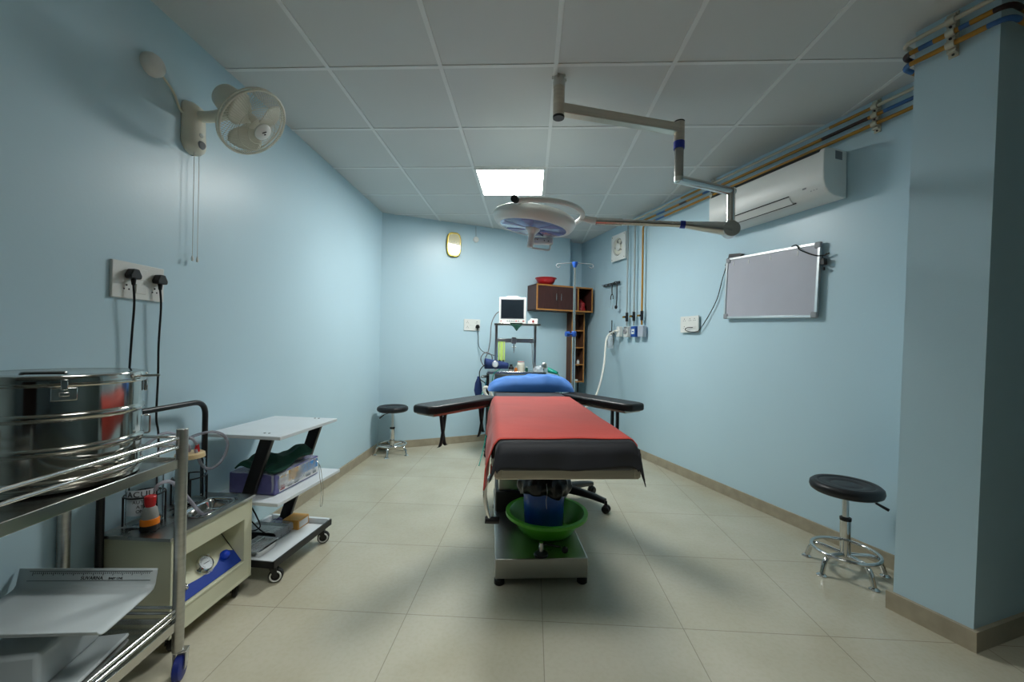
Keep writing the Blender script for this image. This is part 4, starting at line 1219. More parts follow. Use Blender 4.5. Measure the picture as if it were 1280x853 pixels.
for x0, x1, hx in ((e + .002, .308, .275), (.311, .598, .345)):
    dr_ = obj('door', MB().span((x0, -CD + .001, e + .002), (x1, -CD + .018, CH - e - .002)), M['wood'], cab, bevel=.001)
    obj('handle', MB().tube(fillet([(hx, -CD + .002, .13), (hx, -CD - .02, .13), (hx, -CD - .02, .215), (hx, -CD + .002, .215)], .008), .004, 8), M['chrome'], dr_)
# narrow shelf tower under it
tw = thing('shelf_tower', 'narrow open wooden shelf tower with four bays, hung below the wall cabinet', 'shelf', tuple(bw(.19, .70, .002)), RZB)
x0, x1 = .60, .805
TH = .932; D2 = .12
mb = MB().span((x0, -D2, 0), (x0 + .016, 0, TH)).span((x1 - .016, -D2, 0), (x1, 0, TH)).span((x0 + .016, -.008, 0), (x1 - .016, 0, TH))
obj('carcass', mb, M['woodin'], tw)
for k in range(5):
    z = .004 + k * (TH - .02) / 4
    sh = obj('shelf', MB().span((x0 + .016, -D2, z), (x1 - .016, -.008, z + .016)), M['woodin'], tw)
    obj('edging', MB().span((x0 + .016, -D2 - .003, z), (x1 - .016, -D2, z + .016)), M['edge'], sh)
obj('edging', MB().span((x0, -D2 - .003, 0), (x0 + .016, -D2, TH)).span((x1 - .016, -D2 - .003, 0), (x1, -D2, TH)), M['edge'], tw)
obj('bracket', MB().span((x0 + .05, -.03, -.2), (x0 + .06, -.0, 0)).span((x1 - .03, -.03, -.2), (x1 - .02, 0, 0)), M['blackmetal'], tw)
mcb = Matrix.Translation(bw(.19, .70, .002)) @ Matrix.Rotation(RZB, 4, 'Z')
def TWp(x, y, z): return tuple(mcb @ Vector((x, y, z)))
z1 = .004 + 1 * (TH - .02) / 4 + .016
t = thing('pill_bottle', 'tiny white bottle on the second shelf from the bottom of the shelf tower', 'bottle', TWp(.735, -.08, z1 + .0005))
obj('body', MB().lathe([(0, 0), (.018, 0), (.018, .04), (.01, .048), (0, .048)], n=20), M['white'], t)
obj('cap', MB().lathe([(.011, .048), (.011, .06), (0, .06)], n=16), M['greyclip'], t)
t = thing('tape_roll', 'small pale tape roll on the lowest shelf of the shelf tower', 'tape', TWp(.70, -.08, .0205))
obj('roll', MB().lathe([(.016, 0), (.03, 0), (.03, .02), (.016, .02), (.016, 0)], n=28), M['creampl'], t)
# red bowl on top of the cabinet, red bag in the bay
mcc = Matrix.Translation(bw(.19, 1.635, .002)) @ Matrix.Rotation(RZB, 4, 'Z')
def CB(x, y, z): return tuple(mcc @ Vector((x, y, z)))
t = thing('plastic_bowl', 'shiny red plastic bowl on top of the brown wall cabinet', 'bowl', CB(.185, -.15, CH + .0005))
obj('bowl', MB().lathe([(0, 0), (.06, 0), (.064, .005), (.09, .018), (.112, .045), (.124, .078), (.138, .086), (.139, .092), (.122, .09), (.106, .048), (.085, .024), (0, .01)], n=44), M['redbowl'], t)
heap('plastic_bag', M['redbag'], 'crumpled red plastic bag in the open bay of the brown wall cabinet', 'bag', CB(.72, -.13, e + .001), (.07, .06, .11), 5.2, amp=.3)

# IV pole
iv = thing('iv_stand', 'chrome drip stand with two hooks and blue clamp, behind the head of the operating table', 'IV stand', (.615, 4.0, 0), 0)
obj('lower_tube', MB().cyl((0, 0, .1), (0, 0, 1.31), .017, n=20), M['steel'], iv)
obj('upper_tube', MB().cyl((0, 0, 1.3), (0, 0, 2.0), .0115, n=16), M['steel'], iv)
cl = obj('clamp', MB().lathe([(.022, 1.285), (.024, 1.29), (.024, 1.335), (.02, 1.34)], n=20).cyl((0, 0, 1.312), (-.06, -.02, 1.312), .01), M['gasblue'], iv)
obj('clamp_knob', MB().cyl((-.05, -.017, 1.312), (-.085, -.028, 1.312), .026, n=12), M['gasblue'], cl)
obj('hook_hub', MB().lathe([(0, 1.975), (.012, 1.975), (.03, 2.015), (.03, 2.03), (0, 2.032)], n=20), M['gasblue'], iv)
for s in (-1, 1):
    pts = [(0, 0, 2.02), (s * .10, 0, 2.018), (s * .16, 0, 2.012)] + [(s * (.165 + .02 * math.sin(R(a))), 0, 1.992 + .02 * math.cos(R(a))) for a in (20, 60, 100, 140, 180, 220, 260)]
    obj('hook', MB().tube(pts, .0042, 8), M['greyink'], iv)
for k in range(5):
    a = R(72 * k + 20); d0 = Vector((math.cos(a), math.sin(a), 0))
    lg = obj('leg', MB().tube(fillet([(0, 0, .13), tuple(d0 * .1 + Vector((0, 0, .12))), tuple(d0 * .28 + Vector((0, 0, .075)))], .06), .011, 10), M['steel'], iv)
    n0 = Vector((-d0.y, d0.x, 0)); c0 = d0 * .285 + Vector((0, 0, .027))
    obj('caster', MB().lathe([(0, -.012), (.022, -.012), (.027, -.006), (.027, .006), (.022, .012), (0, .012)], c0, n0, n=20).cyl(c0, c0 + Vector((0, 0, .055)), .007), M['rubber'], lg)

# ------------------------------------------------------------------ anaesthesia stand behind the head end
am = thing('anaesthesia_stand', 'chrome anaesthesia stand with flow meter and two shelves behind the head of the operating table', 'anaesthesia machine', (.04, 4.45, 0), R(3))
mb = MB()
for x in (-.215, .215):
    obj('post', MB().box((x, 0, 1.14), (.03, .035, .56)), M['alu'], am, bevel=.003)
obj('top_shelf', MB().box((.01, .0, 1.412), (.50, .27, .012)).box((.01, -.135, 1.414), (.5, .006, .02)), M['steel'], am, bevel=.002)
obj('crossbar', MB().box((0, -.01, 1.24), (.42, .03, .045)), M['alu'], am, bevel=.003)
fm = obj('flow_meter', MB().box((-.155, -.04, 1.125), (.075, .035, .215)), M['flow'], am, bevel=.004)
obj('flow_cap', MB().box((-.155, -.04, 1.245), (.085, .045, .03)), M['alu'], fm, bevel=.003)
obj('flow_tube', MB().cyl((-.175, -.06, 1.03), (-.175, -.06, 1.22), .006).cyl((-.135, -.06, 1.03), (-.135, -.06, 1.22), .006), M['clearplastic'], fm)
obj('flow_knob', MB().cyl((-.175, -.055, 1.02), (-.175, -.085, 1.02), .01).cyl((-.135, -.055, 1.02), (-.135, -.085, 1.02), .01), M['black'], fm)
yk_ = obj('yoke_block', MB().box((-.02, -.03, 1.24), (.05, .05, .075)).cyl((-.02, -.035, 1.2), (-.02, -.035, 1.13), .011).cyl((-.045, -.035, 1.17), (.005, -.035, 1.17), .006).cyl((-.02, -.035, 1.13), (-.02, -.035, 1.105), .005), M['alu'], am, bevel=.003)
obj('yoke_block', MB().box((.175, -.02, 1.24), (.035, .045, .055)), M['alu'], am, bevel=.003)
obj('work_shelf', MB().box((.005, -.03, .893), (.62, .36, .02)).box((.005, -.212, .897), (.62, .01, .03)), M['steel'], am, bevel=.003)
obj('drawer_unit', MB().box((.02, .0, .66), (.5, .32, .42)), M['basesteel'], am, bevel=.006)
for x in (-.3, .3):
    for y in (-.18, .15):
        obj('upright', MB().box((x, y, .475), (.03, .03, .79)), M['blackmetal'], am, bevel=.003)
        castor(am, (x, y, 0), .03, .022, R(40), stem=.03)
obj('lower_shelf', MB().box((0, -.015, .14), (.62, .36, .02)), M['blackmetal'], am, bevel=.003)
obj('push_bar', MB().tube(fillet([(-.3, -.15, .85), (-.37, -.2, .85), (-.37, -.05, .85), (-.3, 0, .85)], .03), .009, 10), M['chrome'], am)
obj('pressure_gauge', MB().lathe([(.033, 0), (.033, .02), (.028, .024), (0, .024)], (.305, -.14, .975), (0, -1, .1), n=24).cyl((.305, -.13, .9), (.305, -.13, .95), .007), M['alu'], am)
obj('drop_hose', MB().tube(spline([(.18, -.03, 1.22), (.183, -.04, 1.1), (.19, -.04, 1.0), (.2, -.05, .91)], 5), .004, 8), M['greycable'], am)
mam = Matrix.Translation((.04, 4.45, 0)) @ Matrix.Rotation(R(3), 4, 'Z')
def AM(x, y, z): return mam @ Vector((x, y, z))
# patient monitor
t = thing('patient_monitor', 'boxy white patient monitor with dark screen on the top shelf of the anaesthesia stand', 'monitor', tuple(AM(-.04, -.02, 1.4245)), R(0))
bz = obj('housing', MB().box((0, .04, .145), (.285, .14, .285)).box((0, -.035, .145), (.298, .03, .29)), M['white'], t, bevel=.012, seg=3)
obj('screen', MB().box((-.002, -.052, .16), (.245, .004, .205)), M['screen'], t, bevel=.003)
obj('screen_bezel', MB().box((-.002, -.0505, .16), (.26, .003, .22)), M['greyclip'], bz, bevel=.003)
obj('carry_handle', MB().extr([(-.09, -.02, .289), (-.05, -.02, .308), (.05, -.02, .308), (.09, -.02, .289)], (0, .08, 0)), M['white'], t, bevel=.004)
for k in range(6):
    obj('button', MB().box((-.055 + .024 * k, -.0515, .03), (.016, .004, .010)), M['red'] if k == 4 else M['greyclip'], t, bevel=.001)
obj('indicator', MB().box((-.125, -.0515, .028), (.012, .003, .012)).box((.12, -.0515, .03), (.022, .003, .012)), M['boxred'], t)
t = thing('pulse_module', 'small white module beside the patient monitor on the top shelf of the stand', 'module', tuple(AM(.185, -.03, 1.4185 + .0055)))
obj('body', MB().box((.01, 0, .03), (.085, .08, .06)).box((-.03, -.03, .02), (.05, .05, .04)), M['white'], t, bevel=.006)
obj('knob', MB().cyl((.0, -.042, .03), (.0, -.055, .03), .012), M['boxred'], t)
mb = MB()
mb.grid(lambda u, v: AM(-.075 + .14 * u * (1 - v * .55) + .04 * v, -.144 - .006 * math.sin(u * 9) * v, 1.428 - (.012 + .075 * v * (1 - abs(u - .55) * 1.2))), 14, 10)
mb.grid(lambda u, v: AM(-.075 + .14 * u, -.144 + .07 * v, 1.4285), 8, 4)
solo('hand_towel', mb, M['dkgreen'], 'dark green cloth corner hanging under the patient monitor', 'cloth', solid=.004)
# things on the work shelf
zs = .9035
t = thing('pressure_cuff', 'navy rolled blood-pressure cuff with a dial, at the left of the work shelf', 'cuff', tuple(AM(-.215, -.15, zs)), R(14))
obj('cuff', MB().grid(lambda u, v: Vector((-.12 + .25 * v, .045 * math.cos(u * 2 * PI) * (1 - .35 * v), .065 + .012 * (1 - v) * 2 + (.06 - .02 * v) * math.sin(u * 2 * PI) * (.9 - .2 * v))), 20, 8, wrap_u=True), M['cuff'], t, solid=.008)
gd = obj('dial', MB().lathe([(.034, 0), (.034, .016), (.03, .02), (0, .019)], (-.02, -.052, .085), (0, -1, 0), n=28), M['alu'], t)
obj('dial_face', MB().lathe([(.028, .02), (0, .021)], (-.02, -.052, .085), (0, -1, 0), n=24), M['greyface'], gd)
t = thing('round_bulb', 'small black rubber bulb on the work shelf right of the navy cuff', 'bulb', tuple(AM(-.05, -.12, zs)))
obj('bulb', MB().lathe([(0, 0), (.025, .0), (.03, .02), (.026, .05), (.014, .062), (.014, .08), (0, .082)], n=24), M['rubber'], t)
obj('collar', MB().lathe([(.026, .002), (.0315, .015), (.0315, .022), (.026, .03)], n=24), M['greyliq'], t)
t = thing('amber_vial', 'small amber bottle on the work shelf in front of the white jar', 'bottle', tuple(AM(-.002, -.155, zs)))
obj('body', MB().lathe([(0, 0), (.017, 0), (.018, .035), (.01, .045), (.01, .05), (0, .05)], n=20), M['amber'], t)
obj('cap', MB().lathe([(.0115, .05), (.0115, .062), (0, .062)], n=16), M['white'], t)
t = thing('white_jar', 'white plastic jar with a red-ringed lid on the work shelf', 'jar', tuple(AM(.055, -.11, zs)))
obj('body', MB().lathe([(0, 0), (.04, 0), (.042, .004), (.042, .085), (.034, .094), (0, .094)], n=28), M['creampl'], t)
obj('cap', MB().lathe([(.036, .094), (.036, .112), (.032, .115), (0, .115)], n=28), M['white'], t)
obj('cap_ring', MB().lathe([(.0365, .108), (.0368, .111), (.0365, .114)], n=28), M['red'], t)
t = thing('green_vial', 'small green bottle on the work shelf right of the white jar', 'bottle', tuple(AM(.115, -.13, zs)))
obj('body', MB().lathe([(0, 0), (.015, 0), (.015, .04), (.008, .048), (0, .048)], n=20), M['dkgreen'], t)
obj('cap', MB().lathe([(.009, .048), (.009, .058), (0, .058)], n=16), M['white'], t)
heap('plastic_bag', M['clearplastic'], 'crumpled clear plastic bag of tubing on the right of the work shelf', 'bag', AM(.245, -.135, zs), (.055, .036, .052), 11.0, amp=.3)
t = thing('oxygen_mask', 'translucent green oxygen mask with tube hanging at the right end of the work shelf', 'mask', tuple(AM(.375, -.23, zs)), R(-20))
obj('mask', MB().grid(lambda u, v: Vector((-.04 + .1 * v, (.028 + .012 * math.sin(v * PI)) * math.cos(u * 2 * PI), .032 + .028 * math.sin(u * 2 * PI) * (1 - .5 * v) - .03 * v)), 20, 8, wrap_u=True), M['greentube'], t, solid=.002)
obj('tube', MB().tube(spline([(.055, 0, .005), (.09, 0, -.06), (.1, .01, -.2), (.07, .02, -.35)], 6), .005, 8), M['greentube'], t)
# cables at the left of the stand
def cable(name, pts, r, m, label, cat='cable', n=7):
    return solo(name, MB().tube(spline(pts, n), r, 8), M[m], label, cat)
cable('sensor_cable', [AM(-.19, .02, 1.56), AM(-.23, .0, 1.52), AM(-.27, -.02, 1.42), AM(-.28, -.02, 1.25), AM(-.30, -.03, 1.12), AM(-.33, -.04, 1.05)], .006, 'greycable', 'grey sensor cable running from the monitor down the left of the stand')
pts = []
for k in range(30):
    a = 2 * PI * k / 12
    pts.append(AM(-.315 + .062 * math.cos(a) + .004 * math.sin(k), -.05 - .002 * k, 1.03 + .075 * math.sin(a) + .004 * math.cos(k * 2)))
cable('coiled_cable', pts, .005, 'greycable', 'coil of grey cable hanging at the left of the stand above the navy cuff', n=3)
pts = [AM(-.26, -.16, .97), AM(-.34, -.18, .97), AM(-.385, -.19, .91), AM(-.38, -.2, .83), AM(-.33, -.2, .79), AM(-.30, -.2, .74)]
cable('cuff_hose', pts, .005, 'cable', 'black rubber hose looping off the left end of the work shelf')
pts = [AM(-.17, -.235, .94), AM(-.24, -.24, .88), AM(-.26, -.235, .72), AM(-.285, -.235, .5), AM(-.30, -.24, .3), AM(-.335, -.35, .12), AM(-.37, -.5, .01)]
cable('oxygen_tube', pts, .004, 'greentube', 'thin green tube trailing from the work shelf to the floor left of the table', 'tube')
pts = [AM(-.32, -.22, .80), AM(-.345, -.22, .6), AM(-.37, -.23, .42), AM(-.35, -.23, .33)]
cable('air_tube', pts, .006, 'bluetube', 'blue tube hanging at the left side of the anaesthesia stand', 'tube')
pts = [AM(-.42, -.25, .60), AM(-.36, -.25, .68), AM(-.33, -.24, .73), AM(-.32, -.23, .82)]
cable('oxygen_tube', pts, .0035, 'greentube', 'short green tube slanting off beside the white corrugated hose', 'tube')
pts = [AM(-.335, -.33, .72), AM(-.33, -.33, .755), AM(-.30, -.33, .755), AM(-.27, -.33, .71), AM(-.245, -.33, .655), AM(-.245, -.33, .63), AM(-.27, -.33, .64), AM(-.31, -.33, .68), AM(-.335, -.33, .72)]
path = spline(pts, 8)
rs = [.0135 + .0025 * (i % 2) for i in range(len(path))]
solo('breathing_hose', MB().tube(path, .014, 10, rs=rs), M['hose'], 'white corrugated breathing hose looped at the left of the pillow', 'hose')
t = thing('black_bag', 'black breathing bag hanging below the navy cuff at the left of the stand', 'breathing bag', tuple(AM(-.40, -.12, .62)))
obj('bag', MB().lathe([(0, 0), (.03, .02), (.045, .08), (.035, .16), (.015, .21), (.013, .23), (0, .23)], n=24), M['cuff'], t)

# ------------------------------------------------------------------ right wall fittings
# split air conditioner
pa_ = rw(2.44, 2.13)
ac = thing('air_conditioner', 'white split air conditioner high on the right wall', 'air conditioner', tuple(rw(2.45, 2.13, .002)), RZR)
# local: x to the viewer's right (towards camera), y into the wall; unit runs to -x
prof = [(0, 0), (-.10, .0), (-.155, .018), (-.185, .05), (-.198, .09), (-.2, .16), (-.198, .262), (-.185, .282), (-.12, .288), (0, .288)]
mb = MB().extr([(-.88, y, z) for y, z in prof], (.88, 0, 0))
bd = obj('body', mb, M['white'], ac, bevel=.006, seg=3)
obj('intake_grille', MB().extr([(-.86, -.2005, .262), (-.86, -.1885, .284), (-.86, -.150, .2895), (-.86, -.15, .265)], (.83, 0, 0)), M['black'], bd)
obj('air_flap', MB().extr([(-.72, -.1555, .0145), (-.72, -.1905, .0525), (-.72, -.1925, .052), (-.72, -.158, .0135)], (.5, 0, 0)), M['white'], bd, bevel=.001)
obj('flap_gap', MB().extr([(-.74, -.150, .012), (-.74, -.157, .016), (-.74, -.1585, .0145), (-.74, -.152, .0105)], (.54, 0, 0)).extr([(-.72, -.190, .055), (-.72, -.193, .061), (-.72, -.194, .0605), (-.72, -.1915, .0545)], (.5, 0, 0)), M['ink'], bd)
obj('rating_label', MB().box((.0005, -.075, .25), (.0015, .06, .05)), M['greyink'], bd)
mb = MB().box((-.12, -.1925, .078), (.022, .002, .02), (R(-20), 0, 0))
for k in range(3): mb.box((-.085 + .017 * k, -.183, .05), (.004, .002, .010), (R(-30), 0, 0))
obj('brand_mark', mb, M['greyink'], bd)

# whiteboard
c = (rw(3.283, 1.68) + rw(2.584, 1.652)) / 2
wb = thing('whiteboard', 'small aluminium-framed whiteboard hung on the right wall', 'whiteboard', tuple(c - RWN * .012), 0, rot=(0, R(2.6), RZR))
WW, WH = .735, .485
obj('panel', MB().box((0, -.008, 0), (WW - .02, .010, WH - .02)), M['board'], wb)
mb = MB()
for z in (-1, 1): mb.box((0, -.009, z * (WH / 2 - .008)), (WW - .02, .02, .018))
for x in (-1, 1): mb.box((x * (WW / 2 - .008), -.009, 0), (.018, .02, WH - .02))
obj('frame', mb, M['alu'], wb, bevel=.002)
for x in (-1, 1):
    for z in (-1, 1):
        obj('corner_cap', MB().box((x * (WW / 2 - .018), -.0095, z * (WH / 2 - .018)), (.042, .024, .042)), M['greyclip'], wb, bevel=.008, seg=3)
for x in (-.3, -.16, .02, .22):
    obj('hook', MB().box((x, -.0145, WH / 2 - .05), (.006, .003, .03)), M['white'], wb, bevel=.001)
mwb = Matrix.Translation(c - RWN * .012) @ Euler((0, R(2.6), RZR)).to_matrix().to_4x4()
def WB(x, y, z): return mwb @ Vector((x, y, z))
t = thing('board_duster', 'black board duster lying on the top left corner of the whiteboard', 'duster', tuple(WB(-.285, -.012, WH / 2 + .0015)), 0, rot=(0, R(2.6), RZR))
obj('body', MB().extr([(-.06, -.012, 0), (.055, -.012, 0), (.075, -.012, .014), (.05, -.012, .022), (-.055, -.012, .032)], (0, .026, 0)), M['black'], t, bevel=.002)
obj('felt', MB().span((-.055, -.011, -.0005), (.05, .011, .0005)), M['greyclip'], t)
cable('charger_cable', [WB(.18, -.022, WH / 2 + .002), WB(.215, -.024, WH / 2 + .004), WB(.24, -.026, WH / 2 - .03), WB(.29, -.026, WH / 2 - .06), WB(.345, -.024, WH / 2 - .085), WB(.39, -.012, WH / 2 - .09), WB(.42, -.012, WH / 2 - .08)], .004, 'cable', 'black cable lying over the top right corner of the whiteboard')
t = thing('charger_adapter', 'small black adapter hanging at the right edge of the whiteboard', 'adapter', tuple(WB(.388, -.006, WH / 2 - .13)), RZR)
obj('body', MB().box((0, -.004, 0), (.026, .03, .04)).box((.0, -.004, -.045), (.012, .015, .02)), M['black'], t, bevel=.003)
obj('cord', MB().tube(spline([(0, -.004, .02), (-.008, -.004, .035), (.02, -.004, .05)], 5), .003, 8), M['cable'], t)
p = rw(3.673, 1.41)
wall_plate('wall_socket', 'square white socket plate on the right wall, left of the whiteboard', tuple(p), RZR, .225, .15, [(-.06, .04), (.01, .04), (.065, .04), (-.06, -.03)], switches=[(.065, -.03, .03, .03)])
m2 = Matrix.Translation(p) @ Matrix.Rotation(RZR, 4, 'Z')
def P2(x, y, z): return m2 @ Vector((x, y, z))
cable('thin_cable', [P2(.05, -.016, -.03), P2(.0, -.03, -.03), P2(-.03, -.028, -.05), P2(.02, -.02, -.068), P2(.09, -.016, -.07), P2(.13, -.012, -.05), P2(.22, -.008, .06), P2(.31, -.006, .2), P2(.36, -.006, .35), P2(.40, -.006, .46), WB(-.385, -.004, WH / 2 - .05), WB(-.345, -.02, WH / 2 + .004)], .0035, 'cable', 'thin black cable from the right wall socket up to the whiteboard corner')

# exhaust fan
p = rw(4.77, 2.375)
ef = thing('exhaust_fan', 'square white exhaust fan high on the right wall beyond the air conditioner', 'exhaust fan', tuple(p), RZR)
mb = MB()
def eff(u, v):
    # square outer to round inner plate
    a = u * 2 * PI; c, s = math.cos(a), math.sin(a)
    k = 1 / max(abs(c), abs(s))
    ro = .145 * k; ri = .098
    r = ro * (1 - v) + ri * v
    return Vector((r * c, -.02 - .008 * v, r * s * 1.08))
mb.grid(eff, 64, 4, wrap_u=True)
mb.grid(lambda u, v: Vector((.145 / max(abs(math.cos(u * 2 * PI)), abs(math.sin(u * 2 * PI))) * math.cos(u * 2 * PI), -.02 + .02 * v, 1.08 * .145 / max(abs(math.cos(u * 2 * PI)), abs(math.sin(u * 2 * PI))) * math.sin(u * 2 * PI))), 64, 1, wrap_u=True)
mb.grid(lambda u, v: Vector(((.098 - .004 * v) * math.cos(u * 2 * PI), -.028 + .022 * v, 1.08 * (.098 - .004 * v) * math.sin(u * 2 * PI))), 64, 1, wrap_u=True)
obj('frame', mb, M['white'], ef, angle=30)
obj('duct', MB().lathe([(0, -.0), (.094, -.0), (.094, -.002), (0, -.002)], (0, -.004, 0), (0, 1, 0), n=40, sy=1.08), M['greyliq'], ef)
mb = MB()
for k in range(5):
    a0 = 2 * PI * k / 5
    mb.grid(lambda u, v, a0=a0: Vector(((.03 + .06 * v) * math.cos(a0 + (u - .5) * 1.0), -.012 + (u - .5) * .012, (.03 + .06 * v) * math.sin(a0 + (u - .5) * 1.0))), 5, 4)
obj('blade_set', mb, M['creampl'], ef, solid=.002)
obj('hub', MB().lathe([(.045, 0), (.045, .012), (.036, .02), (0, .024)], (0, -.012, 0), (0, -1, 0), n=32), M['white'], ef)
for x in (-.125, .125):
    for z in (-.135, .135): obj('screw', MB().cyl((x, -.02, z), (x, -.0235, z), .006, n=10), M['blackmetal'], ef)

# gas pipes: three runs under the ceiling, each dropping to an outlet
vy = [4.568, 4.443, 4.309]; pz = [2.598, 2.548, 2.498]
def seg_pipe(path, k, c1, c2, r, n=10):
    mb = MB(); tot = [0]
    for a, b in zip(path[:-1], path[1:]): tot.append(tot[-1] + (b - a).length)
    near = lambda q: tot[min(range(len(path)), key=lambda i: (path[i] - q).length)]
    top = max(range(len(path) // 2), key=lambda i: path[i].z)
    cur = 0; start = 0
    for end_l, mi in bands_for(k, tot[top] - .02, near(c1), near(c2), tot[-1]):
        end = max(q for q in range(len(path)) if tot[q] <= end_l + 1e-6)
        if end > start:
            mb.mi = mi; mb.tube(path[start:end + 1], r, n); start = end
    return mb
def dense(path, step=.015):
    out = []
    for a, b in zip(path[:-1], path[1:]):
        k = max(1, int((b - a).length / step))
        out += [a.lerp(b, i / k) for i in range(k)]
    out.append(path[-1]); return out
ax3 = Vector((ax.x, ax.y, 0))
def V3(v, z): return Vector((v.x, v.y, z))
fdir = Vector((pn_t.x - pf_t.x, pn_t.y - pf_t.y, 0)).normalized()
labels = ['topmost of the three gas pipes under the ceiling, mostly white',
          'middle gas pipe of three under the ceiling, ochre with blue and dark bands',
          'lowest of the three gas pipes under the ceiling, ochre with its ochre drop']
def bands_for(k, Lv, L1, L2, LT):
    # absolute distances along the pipe: Lv top of the drop, L1 / L2 the corners of the pier
    O, B, D, Wh, G = 0, 1, 2, 3, 4
    w0, w1 = Lv + .05, L1 - .40
    f = lambda t: w0 + (w1 - w0) * t
    if k == 0:
        return [(Lv, G), (f(.30), Wh), (f(.40), O), (f(.80), Wh), (f(.9), O), (LT + 1, Wh)]
    if k == 1:
        return [(Lv, G), (f(.08), O), (f(.14), B), (f(.22), O), (f(.26), D), (f(.34), O), (f(.42), B), (f(.76), O), (f(.87), D), (f(.90), O), (L1 - .05, B), (L1 + .025, D), (L1 + .06, O), (L1 + .115, B), (L1 + .18, O), (L1 + .225, B), (L2 - .035, O), (L2 + .07, D), (LT + 1, O)]
    return [(f(.06), O), (f(.12), B), (f(.93), O), (L1 - .06, O), (L1 + .03, B), (L2 - .045, O), (L2 + .06, B), (LT + 1, O)]
for k in range(3):
    off = .03
    po = .034
    a = rw(vy[k], 1.43, off); b2 = rw(vy[k], pz[k], off)
    c2 = V3(pf_t + ax * .42, pz[k]) - fdir * po                # reaches the far side of the pier
    c1 = rw(2.05, pz[k], off)
    # along the wall to the pier's far face, out along that face, along the face, round the near corner
    far_off = -fdir * po
    inter = rw(pf_t.y + .30, pz[k], off)
    p_in = V3(pf_t, pz[k]) + far_off + ax3 * .32
    p_c1 = V3(pf_t, pz[k]) + far_off - ax3 * po
    p_c2 = V3(pn_t, pz[k]) + fdir * po - ax3 * po
    p_end = V3(pn_t, pz[k]) + fdir * po + ax3 * 1.0
    path = fillet([a, b2, inter, p_in, p_c1, p_c2, p_end], .045, 6)
    mb = seg_pipe(dense([Vector(q) for q in path]), k, p_c1, p_c2, .0105 if k else .0095)
    t = solo('gas_pipe', mb, [M['ochre'], M['pipeblue'], M['pipebrown'], M['pipewhite'], M['pipegrey']], labels[k], 'pipe', 'medical gas pipes on the right wall')
# valves on the drops
for k in range(3):
    q = rw(vy[k], 1.53, .03)
    nm = ['farthest', 'middle', 'nearest'][k]
    t = thing('gas_valve', f'brass shut-off valve on the {nm} of the three vertical gas pipes', 'valve', tuple(q), RZR, 'shut-off valves on the vertical gas pipes')
    obj('valve_body', MB().cyl((0, 0, -.05), (0, 0, .05), .016, n=16).cyl((0, 0, 0), (0, -.03, 0), .012, n=14), M['blackmetal'], t)
    obj('lever', MB().box((-.016, -.033, .0), (.036, .010, .02)), M['brass'], t, bevel=.002)
# clamps
def pipe_clamp(pos, rz, label):
    t = thing('pipe_clamp', label, 'clamp', tuple(pos), rz, 'white saddle clamps on the gas pipes')
    mb = MB().box((0, -.004, 0), (.032, .008, .19))
    for k in range(3): mb.cyl((-.014, -.032, pz[k] - 2.548), (.014, -.032, pz[k] - 2.548), .0165, n=14)
    for k in range(4): mb.box((0, -.016, .075 - .05 * k), (.028, .028, .012))
    obj('strap', mb, M['pipewhite'], t, bevel=.001)
    for z in (.088, .025, -.025, -.085): obj('screw', MB().cyl((0, -.008, z), (0, -.036 if abs(z) < .05 else -.011, z), .005, n=8), M['blackmetal'], t)
    return t
pipe_clamp(rw(2.30, 2.548), RZR, 'white saddle clamp on the pipes just left of the pier top')
pipe_clamp(rw(3.42, 2.548), RZR, 'white saddle clamp on the pipes at the far end of the air conditioner')
pm = V3(pf_t.lerp(pn_t, .48), 2.548)
pipe_clamp(pm + Vector((.0, 0, 0)), math.atan2(fdir.y, fdir.x), 'white saddle clamp on the pipes across the pier face')

# gas outlets
def outlet(y, m, label, w_=.075, extra=None, z=1.362, hgt=.118):
    p = rw(y, z, .0)
    t = thing('gas_outlet', label, 'gas outlet', tuple(p), RZR, 'medical gas outlet boxes on the right wall')
    bx_ = obj('box', MB().box((0, -.025, 0), (w_, .05, hgt)), M[m], t, bevel=.005)
    if extra: extra(t, bx_)
    return t
def ex_dark(t, b3):
    obj('socket_ring', MB().lathe([(.03, 0), (.03, .012), (.02, .014), (.018, .006), (0, .006)], (0, -.05, .005), (0, -1, 0), n=24), M['greyclip'], b3)
    obj('label_plate', MB().box((0, -.0505, .048), (.06, .002, .02)), M['greyink'], b3)
def ex_blue(t, b3):
    obj('label_plate', MB().box((.002, -.051, .0), (.05, .002, .055)), M['white'], b3)
    obj('label_mark', MB().box((.002, -.0525, .0), (.03, .001, .012)), M['gasblue'], b3)
outlet(vy[0] - .003, 'white', 'white gas outlet box with a round socket, below the farthest vertical pipe', extra=ex_dark)
outlet(vy[1] - .012, 'gasblue', 'blue gas outlet box with a white label, second box from the right', .085, ex_blue)
outlet(vy[2] - .0, 'gasgrey', 'plain grey outlet box, nearest the camera of the row', .095)
outlet(4.71, 'white', 'narrow white gas outlet at the far end of the row, with a hose plugged in', .06, None, 1.368, .12)
